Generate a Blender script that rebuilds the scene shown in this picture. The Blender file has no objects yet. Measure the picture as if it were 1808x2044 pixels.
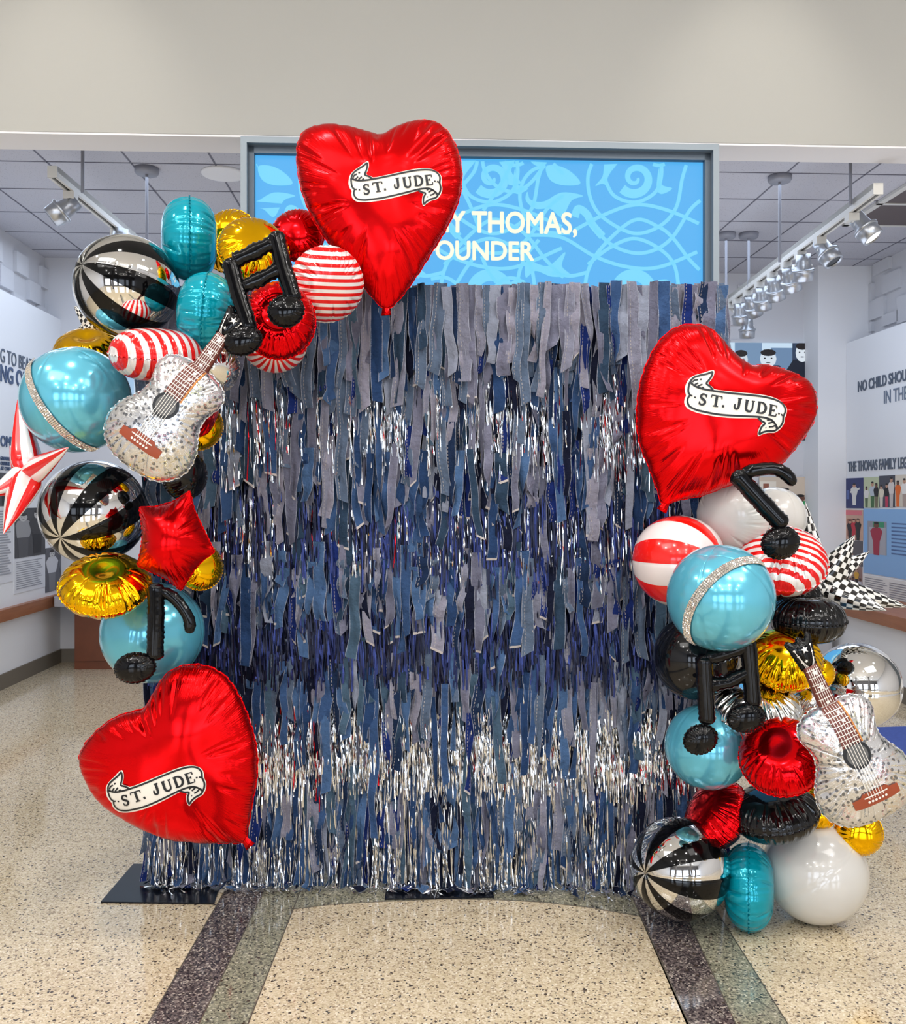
import bpy, bmesh, math, random
import numpy as np
from mathutils import Vector, Matrix
from mathutils.geometry import tessellate_polygon

R = random.Random(7)
PI = math.pi
SC = bpy.context.scene
COL = SC.collection

# ------------------------------------------------------------------ camera
F = 1850.0                 # focal length in pixels of the 1808 x 2044 frame
CX, HY = 904.0, 994.0      # vanishing point of the view axis
EYE = 1.61
cam_d = bpy.data.cameras.new('camera')
cam_d.sensor_fit = 'HORIZONTAL'
cam_d.sensor_width = 36.0
cam_d.lens = F / 1808.0 * 36.0
cam_d.shift_y = (HY - 1022.0) / 1808.0
cam_d.clip_start = 0.05
cam = bpy.data.objects.new('camera', cam_d)
COL.objects.link(cam)
cam.location = (0, 0, EYE)
cam.rotation_euler = (PI / 2, 0, 0)
SC.camera = cam

# ------------------------------------------------------------------ exposure, world
EXPO = -1.0
SC.view_settings.view_transform = 'Standard'
SC.view_settings.look = 'None'
SC.view_settings.gamma = 1.0
SC.view_settings.exposure = EXPO
SC.view_settings.use_curve_mapping = False
W = bpy.data.worlds.new('world')
SC.world = W
W.use_nodes = True
W.node_tree.nodes['Background'].inputs[0].default_value = (0.9, 0.95, 1.0, 1)
W.node_tree.nodes['Background'].inputs[1].default_value = 0.25

TH = math.radians(2.5)     # the building is turned a little against the view axis
CT, ST = math.cos(TH), math.sin(TH)


def room(u, v, z):
    return Vector((u * CT - v * ST, u * ST + v * CT, z))


def lamp(name, typ, loc, energy, color=(1, 1, 1), aim=None, size=0.2, size_y=None, shape='DISK', spot=None, blend=0.6):
    d = bpy.data.lights.new(name, typ)
    d.energy = energy
    d.color = color
    if typ == 'AREA':
        d.shape = shape
        d.size = size
        if size_y:
            d.size_y = size_y
    else:
        d.shadow_soft_size = size
    if typ == 'SPOT':
        d.spot_size = math.radians(spot or 60)
        d.spot_blend = blend
    o = bpy.data.objects.new(name, d)
    COL.objects.link(o)
    o.location = loc
    if aim is not None:
        o.rotation_euler = (Vector(aim) - Vector(loc)).to_track_quat('-Z', 'Y').to_euler()
    return o


WARM = (1.0, 0.93, 0.82)
COOL = (0.70, 0.82, 1.0)
# lobby: rows of recessed downlights in the high ceiling
for x in (-4.2, -1.4, 1.4, 4.2):
    for y in (-6.5, -3.6, -0.7, 2.2):
        lamp('downlight', 'AREA', (x, y, 5.44), 95, (1.0, 0.965, 0.92), aim=(x, y, 0), size=0.24)
# added broad soft fill lamps high in the lobby
lamp('lobby_fill', 'AREA', (-3.0, 0.6, 5.40), 185, (1.0, 0.98, 0.955), aim=(-2.0, 2.6, 0), size=2.6, size_y=2.6, shape='RECTANGLE')
lamp('lobby_fill', 'AREA', (3.0, 0.6, 5.40), 185, (1.0, 0.98, 0.955), aim=(2.0, 2.6, 0), size=2.6, size_y=2.6, shape='RECTANGLE')
# wall washers on the header
for u, e in ((-1.95, 100), (2.0, 100)):
    lamp('wall_washer', 'SPOT', room(u, 4.15, 5.35), e, WARM, aim=room(u, 5.33, 3.60), size=0.05, spot=54, blend=1.0)
# gallery behind: added fill lamps, facing down and up at the ceiling
for u in (-2.2, 2.6):
    lamp('gallery_fill', 'AREA', room(u, 7.6, 3.90), 76, COOL, aim=room(u, 7.6, 0), size=2.2, size_y=2.2, shape='RECTANGLE')
    lamp('gallery_up_fill', 'AREA', room(u, 6.8, 1.9), 22 if u < 0 else 40, (0.76, 0.84, 1.0), aim=room(u, 6.8, 4), size=1.6, size_y=2.0, shape='RECTANGLE')


# ------------------------------------------------------------------ materials
def lin(c):
    return tuple(((v / 255.0) / 12.92 if v / 255.0 <= 0.04045 else ((v / 255.0 + 0.055) / 1.055) ** 2.4) for v in c)


class NT:
    def __init__(s, name):
        s.m = bpy.data.materials.new(name)
        s.m.use_nodes = True
        s.t = s.m.node_tree
        s.b = s.t.nodes['Principled BSDF']

    def n(s, typ, **kw):
        x = s.t.nodes.new(typ)
        for k, v in kw.items():
            setattr(x, k, v)
        return x

    def l(s, a, b):
        s.t.links.new(a, b)

    def math(s, op, a, b=None, clamp=False):
        x = s.n('ShaderNodeMath', operation=op)
        x.use_clamp = clamp
        for i, v in enumerate((a, b)):
            if v is None:
                continue
            if isinstance(v, (int, float)):
                x.inputs[i].default_value = v
            else:
                s.l(v, x.inputs[i])
        return x.outputs[0]

    def mix(s, fac, a, b):
        x = s.n('ShaderNodeMix', data_type='RGBA')
        for i, v in ((0, fac), (6, a), (7, b)):
            if isinstance(v, tuple):
                x.inputs[i].default_value = (*v[:3], 1)
            elif isinstance(v, (int, float)):
                x.inputs[i].default_value = v
            else:
                s.l(v, x.inputs[i])
        return x.outputs[2]

    def objco(s):
        return s.n('ShaderNodeTexCoord').outputs['Object']

    def sep(s, v):
        x = s.n('ShaderNodeSeparateXYZ')
        s.l(v, x.inputs[0])
        return x.outputs

    def noise(s, scale, detail=2, vec=None, rough=0.5):
        x = s.n('ShaderNodeTexNoise')
        x.inputs['Scale'].default_value = scale
        x.inputs['Detail'].default_value = detail
        x.inputs['Roughness'].default_value = rough
        s.l(vec if vec is not None else s.objco(), x.inputs['Vector'])
        return x.outputs[0]

    def bump(s, h, strength=0.3, dist=0.01):
        x = s.n('ShaderNodeBump')
        x.inputs['Strength'].default_value = strength
        x.inputs['Distance'].default_value = dist
        s.l(h, x.inputs['Height'])
        s.l(x.outputs[0], s.b.inputs['Normal'])
        return x

    def set(s, col=None, rough=None, metal=None, spec=None, coat=None, coat_r=None):
        i = s.b.inputs
        if col is not None:
            if isinstance(col, tuple):
                i['Base Color'].default_value = (*col[:3], 1)
            else:
                s.l(col, i['Base Color'])
        if rough is not None:
            if isinstance(rough, (int, float)):
                i['Roughness'].default_value = rough
            else:
                s.l(rough, i['Roughness'])
        if metal is not None:
            if isinstance(metal, (int, float)):
                i['Metallic'].default_value = metal
            else:
                s.l(metal, i['Metallic'])
        if spec is not None:
            i['Specular IOR Level'].default_value = spec
        if coat is not None:
            i['Coat Weight'].default_value = coat
        if coat_r is not None:
            i['Coat Roughness'].default_value = coat_r
        return s


def plain(name, rgb, rough=0.6, metal=0.0, spec=0.5, noise=0.0, nscale=6.0, coat=None):
    t = NT(name)
    c = lin(rgb)
    if noise:
        n = t.noise(nscale, 3)
        c = t.mix(n, tuple(v * (1 - noise) for v in c), tuple(min(1, v * (1 + noise)) for v in c))
    t.set(c, rough, metal, spec, coat)
    return t.m


def emit(name, rgb, strength=1.0):
    t = NT(name)
    c = lin(rgb)
    t.set((0, 0, 0), 0.6)
    t.b.inputs['Emission Color'].default_value = (*c, 1)
    t.b.inputs['Emission Strength'].default_value = strength / (2 ** EXPO)
    return t.m


def foil(name, rgb, metal=0.8, rough=0.15, pleat=0.5, crinkle=0.15, coat=0.0, col=None, spec=0.5, freq=26.0):
    """Mylar: radial gathers towards the seam (attribute 'rim' 0 centre .. 1 seam) and faint crinkles."""
    t = NT(name)
    co = t.objco()
    t.set(lin(rgb) if col is None else col(t), rough, metal, spec, coat, 0.05)
    x, y, z = t.sep(co)
    cmb = t.n('ShaderNodeCombineXYZ')
    t.l(x, cmb.inputs[0])
    t.l(y, cmb.inputs[1])
    nrm = t.n('ShaderNodeVectorMath', operation='NORMALIZE')
    t.l(cmb.outputs[0], nrm.inputs[0])
    at = t.n('ShaderNodeAttribute', attribute_name='rim')
    rim = at.outputs['Fac']
    ofs = t.n('ShaderNodeCombineXYZ')
    t.l(t.math('MULTIPLY', rim, 0.06), ofs.inputs[2])
    add = t.n('ShaderNodeVectorMath', operation='ADD')
    t.l(nrm.outputs[0], add.inputs[0])
    t.l(ofs.outputs[0], add.inputs[1])
    n1 = t.noise(freq, 1, add.outputs[0])
    mask = t.math('POWER', rim, 7.0, True)
    h1 = t.math('MULTIPLY', t.math('MULTIPLY', n1, mask), pleat)
    n2 = t.noise(5.0, 2, co)
    h = t.math('ADD', h1, t.math('MULTIPLY', n2, crinkle))
    t.bump(h, 1.0, 0.012)
    return t.m


def stripes_fn(axis, period, ca, cb, angle=0.0, duty=0.5):
    def f(t):
        x, y, z = t.sep(t.objco())
        a = {'x': x, 'y': y, 'z': z}[axis]
        if angle:
            a = t.math('ADD', t.math('MULTIPLY', x, math.cos(angle)), t.math('MULTIPLY', y, math.sin(angle)))
        k = t.math('FRACT', t.math('ADD', t.math('MULTIPLY', a, 1.0 / period), 100.25))
        m = t.math('LESS_THAN', k, duty)
        return t.mix(m, lin(cb), lin(ca))
    return f


M = {}
M['red_foil'] = foil('red_foil', (228, 3, 9), 0.90, 0.18, 0.30, 0.30, freq=80)
M['red_shiny'] = foil('red_shiny', (226, 10, 18), 0.97, 0.12, 0.5, 0.5, freq=16)
M['gold'] = foil('gold_foil', (250, 190, 16), 1.0, 0.10, 0.6, 0.6, freq=14)
M['teal'] = foil('teal_foil', (4, 158, 178), 0.35, 0.13, 0.35, 0.15, freq=7)
M['white_foil'] = foil('white_foil', (214, 213, 208), 0.0, 0.22, 0.7, 0.12, coat=0.5, freq=10)
M['black_foil'] = foil('black_foil', (9, 9, 11), 0.0, 0.07, 0.5, 0.3, spec=0.4, freq=12)
M['black_note'] = foil('black_note_foil', (7, 7, 9), 0.0, 0.09, 0.3, 0.14, spec=0.28, freq=10)
M['silver'] = foil('silver_foil', (226, 226, 224), 1.0, 0.07, 0.9, 0.8, freq=12)
M['chrome'] = foil('chrome_foil', (232, 232, 230), 1.0, 0.03, 0.0, 0.03)
M['black_stripe'] = foil('black_stripe', (5, 5, 6), 0.0, 0.08, 0.0, 0.03, spec=0.3)
M['blue_pearl'] = foil('blue_pearl_foil', (98, 190, 216), 0.42, 0.17, 0.0, 0.06, coat=0.5)
M['white_pearl'] = foil('white_pearl_foil', (205, 203, 198), 0.0, 0.16, 0.0, 0.05, coat=0.7)
M['black_pearl'] = foil('black_pearl_foil', (10, 12, 17), 0.0, 0.08, 0.0, 0.05, spec=0.45)
M['red_ball'] = foil('red_panel', (232, 22, 14), 0.0, 0.18, 0.0, 0.04, coat=0.4)
M['white_ball'] = foil('white_panel', (226, 214, 212), 0.0, 0.18, 0.0, 0.04, coat=0.4)
RED_, WHT_ = (224, 20, 20), (232, 228, 226)
M['candy_h'] = foil('candy_stripe_level', RED_, 0.25, 0.15, 0.5, 0.35, col=stripes_fn('y', 0.0255, RED_, WHT_))
M['candy_x'] = foil('candy_stripe_upright', RED_, 0.25, 0.15, 0.4, 0.35, col=stripes_fn('x', 0.036, RED_, WHT_, 0.42))
M['candy_d'] = foil('candy_stripe_slant', RED_, 0.25, 0.15, 0.4, 0.35, col=stripes_fn('y', 0.031, RED_, WHT_))


def radial_candy(t):
    x, y, z = t.sep(t.objco())
    a = t.n('ShaderNodeMath', operation='ARCTAN2')
    t.l(y, a.inputs[0])
    t.l(x, a.inputs[1])
    k = t.math('FRACT', t.math('ADD', t.math('MULTIPLY', a.outputs[0], 22 / (2 * PI)), 50.0))
    return t.mix(t.math('LESS_THAN', k, 0.5), lin(WHT_), lin(RED_))


M['candy_r'] = foil('candy_stripe_radial', RED_, 0.25, 0.15, 0.5, 0.3, col=radial_candy)


def uv_spike(kind):
    t = NT('spike_' + kind)
    uv = t.n('ShaderNodeUVMap', uv_map='UVMap').outputs[0]
    u, v, _ = t.sep(uv)
    if kind == 'candy':
        k = t.math('LESS_THAN', t.math('FRACT', t.math('MULTIPLY', u, 4.0)), 0.5)
        c = t.mix(k, lin(WHT_), lin(RED_))
    else:
        a = t.math('FLOOR', t.math('MULTIPLY', u, 12.0))
        b = t.math('FLOOR', t.math('MULTIPLY', v, 11.0))
        k = t.math('FRACT', t.math('MULTIPLY', t.math('ADD', a, b), 0.5))
        c = t.mix(t.math('GREATER_THAN', k, 0.25), lin((234, 234, 230)), lin((14, 14, 16)))
    t.set(c, 0.16, 0.1, 0.5, 0.4, 0.05)
    t.bump(t.noise(9, 2), 0.35, 0.01)
    return t.m


M['spike_candy'] = uv_spike('candy')
M['spike_check'] = uv_spike('check')


def holo():
    t = NT('holographic_silver')
    co = t.objco()
    v = t.n('ShaderNodeTexVoronoi')
    v.inputs['Scale'].default_value = 64
    v.inputs['Randomness'].default_value = 0.75
    t.l(co, v.inputs['Vector'])
    dot = t.math('LESS_THAN', v.outputs['Distance'], 0.36)
    wn = t.n('ShaderNodeTexWhiteNoise')
    t.l(v.outputs['Position'], wn.inputs['Vector'])
    dot = t.math('MULTIPLY', dot, t.math('GREATER_THAN', wn.outputs[0], 0.25))
    base = t.mix(t.math('MULTIPLY', dot, 0.9), lin((222, 222, 222)), lin((112, 114, 120)))
    sp = t.n('ShaderNodeTexVoronoi')
    sp.inputs['Scale'].default_value = 230
    t.l(co, sp.inputs['Vector'])
    hs = t.n('ShaderNodeHueSaturation')
    hs.inputs['Saturation'].default_value = 0.9
    hs.inputs['Color'].default_value = (0.75, 0.3, 0.35, 1)
    t.l(t.noise(9, 1, co), hs.inputs['Hue'])
    sel = t.math('GREATER_THAN', t.sep(sp.outputs['Color'])[0], 0.72)
    pat = t.math('GREATER_THAN', t.noise(7, 1, co), 0.5)
    c = t.mix(t.math('MULTIPLY', t.math('MULTIPLY', sel, pat), 0.45), base, hs.outputs[0])
    t.set(c, 0.16, 0.85, 0.5)
    b = t.n('ShaderNodeBump')
    b.inputs['Strength'].default_value = 0.55
    b.inputs['Distance'].default_value = 0.004
    h = t.math('ADD', t.math('MULTIPLY', t.sep(sp.outputs['Color'])[1], 0.7), t.math('MULTIPLY', t.noise(26, 3, co), 2.2))
    t.l(h, b.inputs['Height'])
    t.l(b.outputs[0], t.b.inputs['Normal'])
    return t.m


M['holo'] = holo()
M['neck_brown'] = plain('fretboard_brown', (104, 48, 38), 0.35, 0.1, noise=0.25, nscale=30)
M['bridge_brown'] = plain('bridge_brown', (150, 66, 38), 0.35, 0.0, noise=0.1, nscale=30)
M['edge_gold'] = plain('fretboard_edge', (190, 120, 50), 0.35, 0.2)
M['ink'] = plain('ink_black', (16, 20, 26), 0.45)
M['sticker'] = plain('sticker_cream', (232, 226, 214), 0.45)
M['sound_grey'] = plain('sound_hole_grey', (92, 92, 92), 0.4)
M['string_white'] = plain('string_white', (232, 226, 218), 0.35)
M['gem'] = plain('rhinestone', (236, 232, 226), 0.06, 0.85)
M['gem_base'] = plain('rhinestone_backing', (66, 64, 64), 0.3, 0.6)


def terrazzo(name, stops, scale=170.0, rough=0.09):
    t = NT(name)
    co = t.objco()
    v = t.n('ShaderNodeTexVoronoi')
    v.inputs['Scale'].default_value = scale
    t.l(co, v.inputs['Vector'])
    v2 = t.n('ShaderNodeTexVoronoi')
    v2.inputs['Scale'].default_value = scale * 0.45
    t.l(co, v2.inputs['Vector'])
    r = t.n('ShaderNodeValToRGB')
    r.color_ramp.interpolation = 'CONSTANT'
    el = r.color_ramp.elements
    while len(el) < len(stops):
        el.new(0.5)
    for e, (p, c) in zip(el, stops):
        e.position = p
        e.color = (*lin(c), 1)
    t.l(t.sep(v.outputs['Color'])[0], r.inputs[0])
    big = t.math('GREATER_THAN', t.sep(v2.outputs['Color'])[0], 0.95)
    inside = t.math('LESS_THAN', v2.outputs['Distance'], 0.42)
    c = t.mix(t.math('MULTIPLY', big, inside), r.outputs[0], lin((70, 58, 48)))
    n = t.noise(0.9, 2, co)
    hsv = t.n('ShaderNodeHueSaturation')
    t.l(c, hsv.inputs['Color'])
    t.l(t.math('ADD', t.math('MULTIPLY', n, 0.18), 0.91), hsv.inputs['Value'])
    t.set(hsv.outputs[0], rough, 0, 0.75)
    t.bump(t.noise(2.2, 1, co), 0.04, 0.01)
    return t.m


M['terrazzo'] = terrazzo('terrazzo_beige', [(0, (206, 190, 160)), (0.28, (194, 178, 148)), (0.50, (216, 202, 176)), (0.72, (182, 164, 136)), (0.86, (140, 122, 100)), (0.93, (66, 58, 52)), (0.965, (230, 220, 200))])
M['terrazzo_dark'] = terrazzo('terrazzo_plum', [(0, (92, 82, 82)), (0.3, (66, 58, 60)), (0.55, (122, 112, 108)), (0.75, (42, 36, 40)), (0.9, (176, 166, 156))])
M['terrazzo_green'] = terrazzo('terrazzo_sage', [(0, (140, 138, 118)), (0.3, (122, 120, 104)), (0.55, (160, 156, 134)), (0.75, (92, 90, 80)), (0.9, (58, 56, 50)), (0.95, (190, 184, 164))])
M['zinc'] = plain('zinc_divider', (120, 112, 100), 0.35, 0.6)

M['wall_cream'] = plain('paint_cream', (172, 171, 166), 0.85, noise=0.02, nscale=1.5)
M['wall_white'] = plain('paint_white', (232, 232, 234), 0.8, noise=0.015, nscale=1.2)
M['wall_grey'] = plain('paint_pale_grey', (208, 208, 212), 0.85, noise=0.02, nscale=1.2)
M['panel_white'] = plain('panel_white', (236, 237, 240), 0.6, noise=0.01, nscale=1)
M['soffit'] = plain('soffit_lightened', (238, 236, 236), 0.9)  # paler than the header: bounce light put into the colour
M['lobby_dark'] = plain('lobby_slate', (104, 104, 108), 0.8)
M['base_taupe'] = plain('baseboard_taupe', (112, 104, 92), 0.6, noise=0.05)
M['frame_grey'] = plain('screen_frame_grey', (136, 146, 154), 0.45, 0.3)
M['frame_dark'] = plain('screen_inner_frame', (92, 104, 116), 0.5, 0.3)
M['alu'] = plain('spot_aluminium', (186, 190, 196), 0.30, 0.85)
M['rail_white'] = plain('rail_white', (214, 212, 206), 0.45)
M['slot_dark'] = plain('rail_slot', (40, 42, 48), 0.6)
M['rod_grey'] = plain('rod_grey', (150, 152, 162), 0.5, 0.2)
M['lens_on'] = emit('lens_lit', (255, 252, 240), 3.0)
M['lens_off'] = plain('lens_dark', (30, 32, 38), 0.15)
M['plate'] = plain('steel_plate_black', (18, 22, 32), 0.22, 0.4, noise=0.1)
M['mat_blue'] = plain('carpet_blue', (62, 84, 158), 0.95, noise=0.25, nscale=60)
M['counter'] = plain('counter_grey', (176, 176, 182), 0.4)
M['cabinet'] = plain('cabinet_wood', (108, 58, 34), 0.45, noise=0.2, nscale=8)
M['letter_grey'] = plain('letter_blue_grey', (112, 124, 144), 0.5)
M['letter_dark'] = plain('letter_slate', (92, 102, 118), 0.5)
M['letter_navy'] = plain('letter_navy', (70, 88, 122), 0.5)
M['letter_soft'] = plain('print_grey', (168, 170, 176), 0.7)
M['blue_panel'] = plain('panel_sky_blue', (140, 184, 230), 0.6)
M['paper'] = plain('text_block_paper', (226, 226, 228), 0.7)
M['vent_brown'] = plain('vent_dark', (98, 88, 88), 0.7)


def wood():
    t = NT('ledge_wood')
    co = t.n('ShaderNodeMapping')
    t.l(t.objco(), co.inputs[0])
    co.inputs['Scale'].default_value = (12, 1.2, 12)
    n = t.noise(3, 4, co.outputs[0])
    t.set(t.mix(n, lin((128, 76, 48)), lin((176, 116, 80))), 0.4)
    return t.m


M['wood'] = wood()


def tile_mat():
    t = NT('acoustic_tile')
    n = t.noise(120, 2)
    n2 = t.noise(1.5, 2)
    c = t.mix(t.math('GREATER_THAN', n, 0.66), lin((196, 196, 204)), lin((150, 150, 160)))
    c = t.mix(t.math('MULTIPLY', n2, 0.15), c, lin((170, 170, 178)))
    t.set(c, 0.95)
    return t.m


M['tile'] = tile_mat()
M['tee'] = plain('ceiling_grid_joint', (112, 112, 124), 0.8)

DENIM = [(138, 139, 162), (104, 122, 148), (66, 98, 146), (16, 24, 52), (26, 50, 124), (164, 172, 192), (84, 112, 136),
         (164, 162, 180), (44, 74, 120), (122, 124, 146), (30, 52, 88), (84, 118, 164), (52, 76, 102), (150, 152, 172)]


def denim(i, rgb):
    t = NT('denim_%d' % i)
    uv = t.n('ShaderNodeUVMap', uv_map='UVMap').outputs[0]
    u, v, _ = t.sep(uv)
    co = t.objco()
    e = t.math('MINIMUM', u, t.math('SUBTRACT', 1.0, u))
    fr = t.math('ADD', t.math('MULTIPLY', t.noise(160, 2, co), 0.10), -0.005)
    fray = t.math('LESS_THAN', e, fr)
    c0 = tuple(x * 0.60 for x in lin(rgb))
    n = t.noise(14, 4, co, 0.65)
    lo = tuple(x * 0.50 for x in c0)
    hi = tuple(min(1, x * 1.35 + 0.004) for x in c0)
    c = t.mix(n, lo, hi)
    w = t.n('ShaderNodeTexWave')
    w.inputs['Scale'].default_value = 160
    w.inputs['Distortion'].default_value = 3
    t.l(co, w.inputs['Vector'])
    c = t.mix(t.math('MULTIPLY', w.outputs['Fac'], 0.22), c, hi)
    if i % 3 == 1:      # a row of topstitching along one side
        s = t.math('LESS_THAN', t.math('ABSOLUTE', t.math('SUBTRACT', u, 0.24)), 0.025)
        d = t.math('LESS_THAN', t.math('FRACT', t.math('MULTIPLY', v, 70.0)), 0.6)
        c = t.mix(t.math('MULTIPLY', s, d), c, lin((156, 150, 146)))
    c = t.mix(t.math('MULTIPLY', fray, 0.7), c, lin((158, 162, 174)))
    t.set(c, 0.95, 0, 0.15)
    t.bump(t.math('ADD', t.noise(60, 4, co, 0.7), t.math('MULTIPLY', t.noise(22, 2, co), 2.5)), 0.8, 0.008)
    return t.m


DM = [denim(i, c) for i, c in enumerate(DENIM)]
M['hem'] = plain('frayed_hem_cream', (176, 168, 164), 0.95, noise=0.15, nscale=60)
M['tinsel'] = plain('tinsel_silver', (236, 238, 240), 0.12, 1.0)
M['tinsel_red'] = plain('tinsel_red', (190, 30, 40), 0.15, 1.0)
M['tinsel_navy'] = plain('tinsel_navy', (40, 50, 98), 0.26, 0.7)
M['tinsel_navy2'] = plain('tinsel_midnight', (20, 24, 46), 0.26, 0.6)
M['backing'] = plain('dark_backing_navy', (20, 24, 40), 0.95, noise=0.2)


# ------------------------------------------------------------------ object helpers
def tag(o, label=None, cat=None, group=None, kind=None):
    if label:
        o['label'] = label
    if cat:
        o['category'] = cat
    if group:
        o['group'] = group
    if kind:
        o['kind'] = kind
    return o


def mk(name, verts, faces, mats, parent=None, smooth=True, midx=None, uv=None, rim=None):
    me = bpy.data.meshes.new(name)
    me.from_pydata([tuple(v) for v in verts], [], faces)
    if not isinstance(mats, (list, tuple)):
        mats = [mats]
    for m in mats:
        me.materials.append(m)
    nf = len(me.polygons)
    me.polygons.foreach_set('use_smooth', [bool(smooth)] * nf)
    if midx is not None:
        me.polygons.foreach_set('material_index', midx)
    if uv is not None:
        lay = me.uv_layers.new(name='UVMap')
        li = np.zeros(len(me.loops), dtype=np.int32)
        me.loops.foreach_get('vertex_index', li)
        a = np.asarray(uv, dtype=np.float32)
        if len(a) == len(verts):
            a = a[li]
        lay.data.foreach_set('uv', a.ravel())
    if rim is not None:
        at = me.attributes.new('rim', 'FLOAT', 'POINT')
        at.data.foreach_set('value', np.asarray(rim, dtype=np.float32))
    me.update()
    o = bpy.data.objects.new(name, me)
    COL.objects.link(o)
    if parent is not None:
        o.parent = parent
    return o


def empty(name, loc=(0, 0, 0), mat=None):
    o = bpy.data.objects.new(name, None)
    o.empty_display_size = 0.1
    COL.objects.link(o)
    if mat is not None:
        o.matrix_world = mat
    else:
        o.location = loc
    return o


def structure(o):
    o['kind'] = 'structure'
    return o


class MB:
    """collects boxes, prisms and tubes into one mesh"""
    def __init__(s):
        s.v, s.f, s.mi = [], [], []
        s.cur = 0

    def add(s, vs, fs):
        b = len(s.v)
        s.v += [Vector(x) for x in vs]
        for f in fs:
            s.f.append(tuple(i + b for i in f))
            s.mi.append(s.cur)
        return s

    def box(s, a, b, rot=None):
        (x0, y0, z0), (x1, y1, z1) = a, b
        vs = [Vector(p) for p in ((x0, y0, z0), (x1, y0, z0), (x1, y1, z0), (x0, y1, z0), (x0, y0, z1), (x1, y0, z1), (x1, y1, z1), (x0, y1, z1))]
        if rot is not None:
            vs = [rot @ p for p in vs]
        return s.add(vs, [(3, 2, 1, 0), (4, 5, 6, 7), (0, 1, 5, 4), (1, 2, 6, 5), (2, 3, 7, 6), (3, 0, 4, 7)])

    def lathe(s, prof, n=24, mat=None):
        """prof: list of (r, z)"""
        vs, fs = [], []
        for r, z in prof:
            for k in range(n):
                a = 2 * PI * k / n
                vs.append(Vector((r * math.cos(a), r * math.sin(a), z)))
        for i in range(len(prof) - 1):
            for k in range(n):
                k2 = (k + 1) % n
                fs.append((i * n + k, i * n + k2, (i + 1) * n + k2, (i + 1) * n + k))
        fs.append(tuple(range(n - 1, -1, -1)))
        fs.append(tuple((len(prof) - 1) * n + k for k in range(n)))
        if mat is not None:
            vs = [mat @ p for p in vs]
        return s.add(vs, fs)

    def rod(s, p, q, r, n=12):
        p, q = Vector(p), Vector(q)
        d = q - p
        m = Matrix.Translation(p) @ d.to_track_quat('Z', 'Y').to_matrix().to_4x4()
        return s.lathe([(r, 0), (r, d.length)], n, m)

    def build(s, name, mats, parent=None, smooth=False):
        return mk(name, s.v, s.f, mats, parent, smooth, s.mi)


def catmull(pts, n=8, closed=True):
    out = []
    L = len(pts)
    rng = range(L) if closed else range(L - 1)
    for i in rng:
        if closed:
            p0, p1, p2, p3 = pts[i - 1], pts[i], pts[(i + 1) % L], pts[(i + 2) % L]
        else:
            p0, p1, p2, p3 = pts[max(0, i - 1)], pts[i], pts[i + 1], pts[min(L - 1, i + 2)]
        for k in range(n):
            t = k / n
            out.append(tuple(0.5 * (2 * p1[j] + (p2[j] - p0[j]) * t + (2 * p0[j] - 5 * p1[j] + 4 * p2[j] - p3[j]) * t * t
                                    + (-p0[j] + 3 * p1[j] - 3 * p2[j] + p3[j]) * t ** 3) for j in range(len(p1))))
    if not closed:
        out.append(tuple(pts[-1]))
    return out


def P(px, py, Y):
    """the point at distance Y that the photo shows at (px, py)"""
    return Vector(((px - CX) * Y / F, Y, EYE - (py - HY) * Y / F))


def on_v(px, py, v):
    a = (px - CX) / F
    du, dv = a * CT + ST, -a * ST + CT
    t = v / dv
    return Vector((du * t, v, EYE - (py - HY) / F * t))


def on_u(px, py, u):
    a = (px - CX) / F
    du, dv = a * CT + ST, -a * ST + CT
    t = u / du
    return Vector((u, dv * t, EYE - (py - HY) / F * t))


def floor_at(px, py):
    Y = EYE * F / (py - HY)
    return Vector(((px - CX) * Y / F, Y, 0))


ROOM_M = Matrix.Rotation(TH, 4, 'Z')


def in_room(o):
    o.matrix_world = ROOM_M @ o.matrix_world
    return o


# ------------------------------------------------------------------ the setting
HV0, HV1, HZ = 5.33, 5.58, 3.68
CEIL_Z = 3.965
VB, VBR = 9.25, 9.58     # back wall of the gallery: left half, right half

m = MB().box((-9, -10, -0.1), (9, 11, 0))
structure(m.build('floor', M['terrazzo']))


def slab(name, pts, mat, z0=0.0, z1=0.0008):
    n = len(pts)
    vs = [(p[0], p[1], z0) for p in pts] + [(p[0], p[1], z1) for p in pts]
    fs = [tuple(range(n - 1, -1, -1)), tuple(range(n, 2 * n))] + [(i, (i + 1) % n, n + (i + 1) % n, n + i) for i in range(n)]
    return structure(mk(name, vs, fs, mat, smooth=False))


def ext(a, b, y0, y1):
    """line through floor points a and b cut at depths y0, y1"""
    k = (b.x - a.x) / (b.y - a.y)
    return (a.x + k * (y0 - a.y), y0), (a.x + k * (y1 - a.y), y1)


LL = ext(floor_at(445, 1785), floor_at(295, 2044), -1.0, 3.95)
LM = ext(floor_at(517, 1800), floor_at(397, 2044), -1.0, 3.80)
LR = ext(floor_at(585, 1815), floor_at(495, 2044), -1.0, 3.63)
RL = ext(floor_at(1281, 1835), floor_at(1375, 2044), -1.0, 3.55)
RM = ext(floor_at(1375, 1840), floor_at(1468, 2044), -1.0, 3.80)
RR = ext(floor_at(1434, 1825), floor_at(1572, 2044), -1.0, 3.95)


def y_on(line, y):
    (x0, y0), (x1, y1) = line
    return (x0 + (x1 - x0) * (y - y0) / (y1 - y0), y)


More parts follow.
